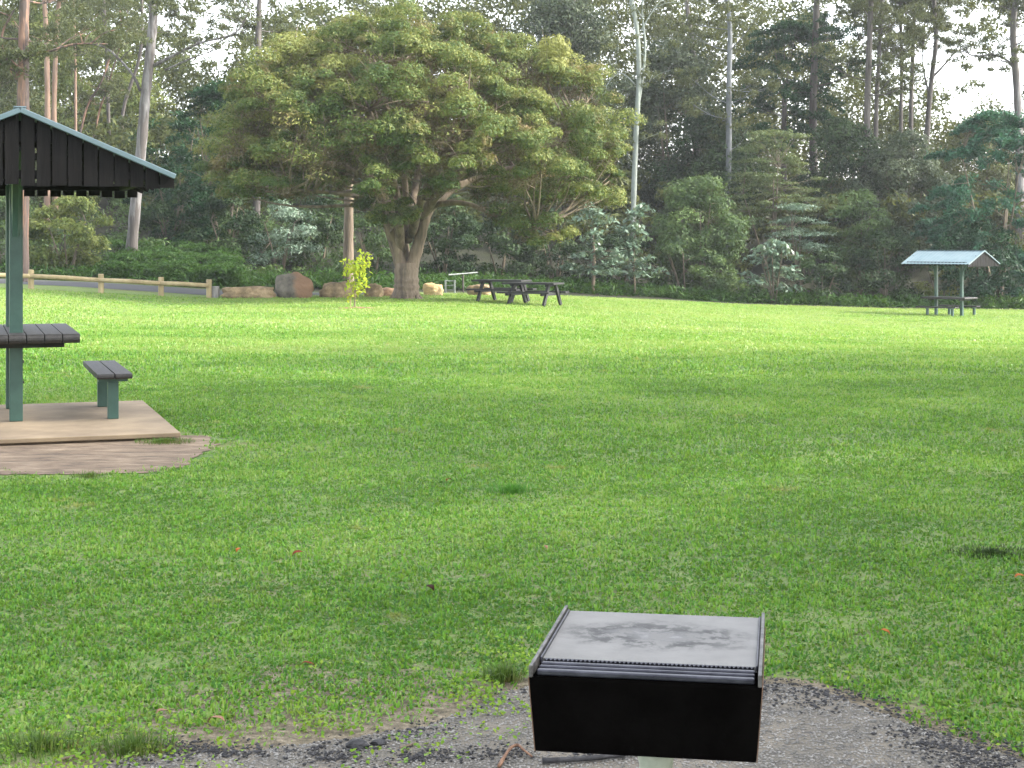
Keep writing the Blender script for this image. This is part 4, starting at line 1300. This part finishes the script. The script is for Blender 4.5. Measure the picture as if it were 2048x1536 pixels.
def lawn():
    bands = [(4.3, 7.5, 13500, .88), (7.5, 12, 8600, .98), (12, 20, 4000, 1.2), (20, 33, 1400, 1.7), (33, 72, 400, 2.1)]
    allX, allY, allL, allW, allT = [], [], [], [], []
    for d0, d1, dens, k in bands:
        hw = .335 * d1 + 2.4
        n = int((d1 - d0) * 2 * hw * dens)
        X = rng.uniform(-hw, hw, n); Y = rng.uniform(d0, d1, n)
        keep = np.abs(X) < .335 * Y + 2.4
        X = X[keep]; Y = Y[keep]
        if d0 > 30:
            far_lim = np.interp(X, [-30, -16, -10.6, -4, 0, 10, 20], [52.5, 53.3, 56.5, 62, 66, 71, 72])
            
            kk = Y < far_lim; X, Y = X[kk], Y[kk]
        # keep off the hard surfaces, thin and ragged at their edges
        rough = vnoise(X, Y, 5, 1) * .5 + vnoise(X, Y, 14, 2) * .5
        pr = np.ones(len(X))
        if d0 < 8:
            dist = polydist(grav_poly, X, Y); ins = inside(grav_poly, X, Y)
            sd = np.where(ins, -dist, dist)
            band = np.where((X < .1), .42, .12)
            pr *= np.clip((sd + (rough - .5) * .30) / band + .06, 0, 1) ** 1.3
        if d1 > 11 and d0 < 16:
            dist = polydist(dirt_poly, X, Y); ins = inside(dirt_poly, X, Y); sd = np.where(ins, -dist, dist)
            pr *= np.clip((sd + (rough - .5) * .9 + .03) / .22, 0, 1)
            pr[inside(SLAB, X, Y)] = 0
        # bald spot
        pr *= (.48 + .50 * vnoise(X, Y, 2.2, 5)) * np.clip(.25 + 1.35 * vnoise(X, Y, 17, 23), 0, 1)
        kk = rng.random(len(X)) < pr; X, Y = X[kk], Y[kk]
        big = vnoise(X, Y * 1.6, .5, 3); sm = vnoise(X, Y, 3.5, 4)
        tf = vnoise(X, Y, 11, 21) * .6 + vnoise(X, Y, 24, 22) * .4
        L = k * rng.uniform(.017, .038, len(X)) * (.45 + 1.15 * tf) * (.8 + .4 * sm); W = k * rng.uniform(.0058, .0135, len(X))
        T = np.clip(.33 + .6 * (tf - .5) + .40 * (big - .5) + .35 * (sm - .5) + rng.normal(size=len(X)) * .26 + .26 * (1 - sstep(4.5, 8, Y)) * (1 - sstep(-1.5, 1, X)) + .46 * sstep(14, 46, Y) + .25 * sstep(.56, .8, vnoise(X * .6, Y * 1.2, .33, 31)) * sstep(12, 25, Y), 0, 1)  # paler at lower left and with distance: sunlight put into the blade tint
        allX.append(X); allY.append(Y); allL.append(L); allW.append(W); allT.append(T)
    X = np.concatenate(allX); Y = np.concatenate(allY)
    o = blades('grass', X, Y, gz(X, Y), np.concatenate(allL), np.concatenate(allW), M['grass'], np.concatenate(allT), 1.3)
    tag(o, 'short green lawn grass', 'grass', kind='stuff')
    # clover and weeds at the ragged gravel edge
    n = 220000
    X = rng.uniform(-2.6, 2.6, n); Y = rng.uniform(4.4, 6.6, n)
    dist = polydist(grav_poly, X, Y); ins = inside(grav_poly, X, Y); sd = np.where(ins, -dist, dist)
    pr = np.exp(-((sd - .16) / np.where(X < .1, .34, .12)) ** 2) * (vnoise(X, Y, 9, 8) > .42) * np.clip(vnoise(X, Y, 3, 9) * 1.6 - .25, 0, 1) * .22
    pr *= np.where(X < .2, 1, .35)
    kk = rng.random(n) < pr; X, Y = X[kk], Y[kk]
    C = np.stack([X, Y, gz(X, Y) + rng.uniform(.008, .03, len(X))], -1)
    o = leaves('clover', C, np.tile([0, -.15, 1.], (len(C), 1)), .017, .014, M['clover'], rand=.5)
    tag(o, 'yellow-green clover and weeds at the ragged gravel edge', 'clover', kind='stuff')
    print('blades', len(np.concatenate(allX)), 'clover', len(X))


lawn()


def chunks(name, X, Y, Zoff, S, mat):
    """Small angular lumps: squashed, jittered octahedra."""
    n = len(X)
    base = np.array([[1, 0, 0], [0, 1, 0], [-1, 0, 0], [0, -1, 0], [0, 0, 1], [0, 0, -1]], float)
    V = base[None] * rng.uniform(.55, 1.15, (n, 6, 1)) * S[:, None, None]
    V[:, :, 2] *= .6
    a = rng.uniform(0, 6.283, n); c, s_ = np.cos(a)[:, None], np.sin(a)[:, None]
    x, y = V[:, :, 0] * rng.uniform(.7, 1.9, (n, 1)), V[:, :, 1].copy()
    V[:, :, 0] = x * c - y * s_ + X[:, None]; V[:, :, 1] = x * s_ + y * c + Y[:, None]; V[:, :, 2] += (gz(X, Y) + Zoff + S * .2)[:, None]
    T = np.array([[0, 1, 4], [1, 2, 4], [2, 3, 4], [3, 0, 4], [1, 0, 5], [2, 1, 5], [3, 2, 5], [0, 3, 5]])
    loops = (np.arange(n)[:, None, None] * 6 + T[None]).reshape(-1)
    return raw_mesh(name, V.reshape(-1, 3), loops, np.arange(n * 8) * 3, mat)


def litter():
    n = 150000
    X = rng.uniform(-2.2, 2.3, n); Y = rng.uniform(4.3, 6.0, n)
    ins = inside(grav_poly, X, Y); dist = polydist(grav_poly, X, Y); sd = np.where(ins, -dist, dist)
    line = np.exp(-((sd + np.where(X > .45, .07, .05)) / np.where(X > .45, .13, .07)) ** 2) * np.where(X > .45, 1.25, .35) * np.clip(vnoise(X, Y, 6, 11) * 1.7 - .3, 0, 1)
    # darker drift across the front of the pad
    yl = 5.02 + .05 * np.sin(X * 4)
    line2 = np.exp(-((Y - yl) / .06) ** 2) * (X < .5) * (X > -1.1) * np.clip(vnoise(X, Y, 7, 13) * 1.8 - .35, 0, 1)
    kk = rng.random(n) < np.maximum(line * .6, line2 * .8); X1, Y1 = X[kk], Y[kk]
    o = chunks('charcoal_crumbs', X1, Y1, .008, rng.uniform(.0025, .011, len(X1)) * rng.uniform(.35, 1, len(X1)), M['charcoal'])
    tag(o, 'black charcoal and bark crumbs round the edge of the gravel', 'charcoal', kind='stuff')
    kk = (rng.random(n) < .3) & ins; X2, Y2 = X[kk], Y[kk]
    o = chunks('loose_pebbles', X2, Y2, .006, rng.uniform(.0022, .0075, len(X2)), M['pebble'])
    tag(o, 'loose grey pebbles on the gravel pad', 'pebbles', kind='stuff')


litter()


# ------------------------------------------------------------------ sticks, leaves, tufts
def stick(label, pts, r, mat='stem', cat='stick', name='stick', n=6):
    g = ground_px(*pts[0]); mb = MB(); q = []
    for i, p in enumerate(pts):
        w = ground_px(p[0], p[1]); q.append(w - g + Vector((0, 0, r * .9 + .008 + (p[2] if len(p) > 2 else 0))))
    pp = smooth_path(q, 4)
    mb.tube(pp, [r * (1 - .5 * i / (len(pp) - 1)) * random.uniform(.85, 1.1) for i in range(len(pp))], n)
    o = mb.build(name, M[mat], smooth=True); o.location = g
    return tag(o, label, cat, 'sticks and bark on the gravel')


stick('brown forked stick at the photo bottom, just left of the barbecue', [(998, 1542), (1008, 1526, .004), (1022, 1512, .012), (1036, 1508, .014), (1046, 1514, .01), (1064, 1522)], .0065, 'stick_brown')
stick('long blackened stick lying across the gravel below the barbecue', [(1085, 1533), (1180, 1528), (1250, 1520), (1290, 1514)], .011, 'charcoal')
stick('orange-brown bark strip right of the barbecue pedestal', [(1345, 1512), (1372, 1508), (1400, 1510), (1418, 1514)], .009, 'bark_chip', 'bark', 'bark_strip')
stick('thin pale twig on the gravel at the lower left', [(120, 1528), (150, 1520), (178, 1508)], .006, 'twig')
stick('short grey twig on the dark crumbs left of the barbecue', [(800, 1504), (815, 1500), (832, 1494)], .006, 'twig')
for i, (x, y, lab) in enumerate(((716, 1500, 'black charcoal lump, larger of two at the gravel drift'), (758, 1494, 'small black charcoal lump beside a larger one on the gravel'))):
    g = ground_px(x, y); mb = MB(); s_ = (.028, .02)[i]
    import bmesh
    bm = bmesh.new(); bmesh.ops.create_icosphere(bm, subdivisions=2, radius=s_)
    for v in bm.verts: v.co = Vector((v.co.x * 1.4, v.co.y * .9, v.co.z * .6)) * random.uniform(.75, 1.15)
    me = bpy.data.meshes.new('charcoal_lump'); bm.to_mesh(me); bm.free(); me.materials.append(M['charcoal'])
    o = bpy.data.objects.new('charcoal_lump', me); COL.objects.link(o); o.location = g + Vector((0, 0, s_ * .4 + .006))
    tag(o, lab, 'charcoal', 'charcoal lumps on the gravel')

lm = {}
for nm, c in (('red', (.15, .03, .015)), ('brown', (.03, .014, .009)), ('orange', (.32, .10, .025)), ('pink', (.27, .15, .10))):
    lm[nm] = plainmat('fallen_leaf_' + nm, tuple(v * .7 for v in c), c, 30, .8, 0, .2, spec=.08)


def fallen(label, x, y, size, mat, rz, name='fallen_leaf'):
    g = ground_px(x, y); mb = MB(); n = 7
    up, lo = [], []
    for i in range(n):
        t = i / (n - 1); w = .26 * math.sin(math.pi * t) ** .8; z = .22 * math.sin(math.pi * t) + .05 * math.sin(9 * t)
        up.append((t - .5, w, z + w * .5)); lo.append((t - .5, -w, z + w * .35))
    vs = [Vector(v) * size * .72 for v in up + lo]; fs = [(i, i + 1, n + i + 1, n + i) for i in range(n - 1)]
    mb.add(vs, fs)
    o = mb.build(name, lm[mat]); o.location = g + Vector((0, 0, .022)); o.rotation_euler = (random.uniform(-.3, .3), random.uniform(-.3, .3), rz)
    sol = o.modifiers.new('thick', 'SOLIDIFY'); sol.thickness = .001
    return tag(o, label, 'leaf', 'fallen leaves on the lawn')


fallen('reddish curled leaf on the grass left of centre', 596, 1118, .085, 'red', .3)
fallen('small red leaf furthest left of the pair on the lawn', 477, 1110, .06, 'orange', 1.2)
fallen('dark brown leaf on the grass above left of the barbecue', 861, 1188, .085, 'brown', 2.2)
fallen('orange leaf at the right photo edge on the grass', 2040, 1165, .08, 'orange', .2)
fallen('yellow-brown leaf on the grass right of the barbecue', 1770, 1276, .06, 'orange', 2.6)
fallen('pale pink leaf on the grass above the lower left tufts', 325, 1440, .065, 'pink', .6)
fallen('long pinkish leaf at the gravel edge right of the lower left tufts', 432, 1458, .09, 'pink', -.3)
fallen('faded red leaf in thin grass between the left tufts and barbecue', 615, 1345, .08, 'red', .1)
fallen('tiny pale leaf on the grass in the picture middle', 1092, 1104, .05, 'pink', 1.8)
fallen('small brown leaf on the shaded grass left of the slab dirt', 898, 968, .07, 'red', .8)


def tuft(label, x, y, wid, hgt, n, mat='tuft'):
    g = ground_px(x, y)
    a = rng.uniform(0, 6.283, n); r = np.minimum(np.abs(rng.normal(size=n)), 1.7) * wid * .33
    X = np.cos(a) * r; Y = np.sin(a) * r * .7
    o = blades('grass_tuft', X, Y, np.full(n, .004), hgt * rng.uniform(.5, 1.1, n), rng.uniform(.002, .0042, n), M[mat], rng.uniform(.1, .9, n), 1.0, a=a + rng.normal(size=n) * .5)
    o.location = g
    return tag(o, label, 'grass tuft', 'grass tufts on the lawn and gravel edge')


tuft('dark wiry grass tuft just left of the barbecue hotplate', 1008, 1362, .13, .085, 420)
tuft('brown-tipped grass tuft at the lower left corner', 85, 1500, .32, .075, 520)
tuft('dark grass tuft beside the gravel, right of the corner tuft', 268, 1505, .24, .08, 480)
tuft('bright green taller grass tuft on the open lawn above the barbecue', 1024, 985, .30, .08, 500, 'tuft_bright')
tuft('mossy tuft at the slab corner of the near shelter', 330, 886, .42, .05, 1400, 'tuft')
tuft('low dark patch of short blades in the lawn at the right photo edge', 1985, 1108, .44, .04, 1200, 'dark_blade')  # dark patch made of short dark blades
tuft('small dark grass tuft on the dirt edge below the slab', 178, 955, .2, .06, 200)

# ------------------------------------------------------------------ light, sky, camera
AZ, EL = R(90), R(37)                         # sun: to the right, a little ahead of the camera
w = bpy.data.worlds.new('World'); sc.world = w; w.use_nodes = True
nt = w.node_tree; nt.nodes.clear()
sky = nt.nodes.new('ShaderNodeTexSky'); sky.sky_type = 'NISHITA'; sky.sun_disc = False
sky.sun_elevation = EL; sky.sun_rotation = AZ
sky.air_density = 1.0; sky.dust_density = 2.0; sky.ozone_density = 1.0; sky.altitude = 0
bg = nt.nodes.new('ShaderNodeBackground'); bg.inputs[1].default_value = .15
wo = nt.nodes.new('ShaderNodeOutputWorld')
hs = nt.nodes.new('ShaderNodeHueSaturation'); hs.inputs['Saturation'].default_value = .30      # thin white morning cloud
nt.links.new(sky.outputs[0], hs.inputs['Color']); nt.links.new(hs.outputs[0], bg.inputs[0]); nt.links.new(bg.outputs[0], wo.inputs[0])
sl = bpy.data.lights.new('sun', 'SUN'); sl.energy = 1.6; sl.angle = R(2.5); sl.color = (1, .93, .80)
so = bpy.data.objects.new('sun', sl); COL.objects.link(so)
dirv = Vector((math.sin(AZ) * math.cos(EL), math.cos(AZ) * math.cos(EL), math.sin(EL)))
so.rotation_euler = dirv.to_track_quat('Z', 'Y').to_euler(); so.location = dirv * 50

cam = bpy.data.cameras.new('camera'); cam.sensor_width = 36; cam.lens = 36 * F / 2048; cam.shift_y = (HZ - 768) / 2048
cam.clip_start = .1; cam.clip_end = 2000
co = bpy.data.objects.new('camera', cam); COL.objects.link(co)
co.location = (0, 0, CAMZ); co.rotation_euler = (R(90), 0, 0)
sc.camera = co

hm = bpy.data.materials.new('morning_haze'); hm.use_nodes = True
hn = hm.node_tree; hn.nodes.clear()
ho = hn.nodes.new('ShaderNodeOutputMaterial'); hv = hn.nodes.new('ShaderNodeVolumePrincipled')
hv.inputs['Color'].default_value = (.93, .96, 1, 1); hv.inputs['Density'].default_value = .00034; hv.inputs['Anisotropy'].default_value = .25
hn.links.new(hv.outputs[0], ho.inputs['Volume'])
mb = MB(); mb.box((0, 205, 13), (700, 460, 34))
hz = mb.build('haze', hm); tag(hz, kind='stuff')

sc.view_settings.view_transform = 'Standard'; sc.view_settings.look = 'None'
sc.view_settings.exposure = 2.65; sc.view_settings.gamma = 1
sc.render.engine = 'CYCLES'
cy = sc.cycles
cy.use_denoising = True
try: cy.denoiser = 'OPENIMAGEDENOISE'
except Exception: pass
cy.max_bounces = 6; cy.diffuse_bounces = 4; cy.glossy_bounces = 2; cy.transmission_bounces = 4; cy.volume_bounces = 0
cy.caustics_reflective = False; cy.caustics_refractive = False
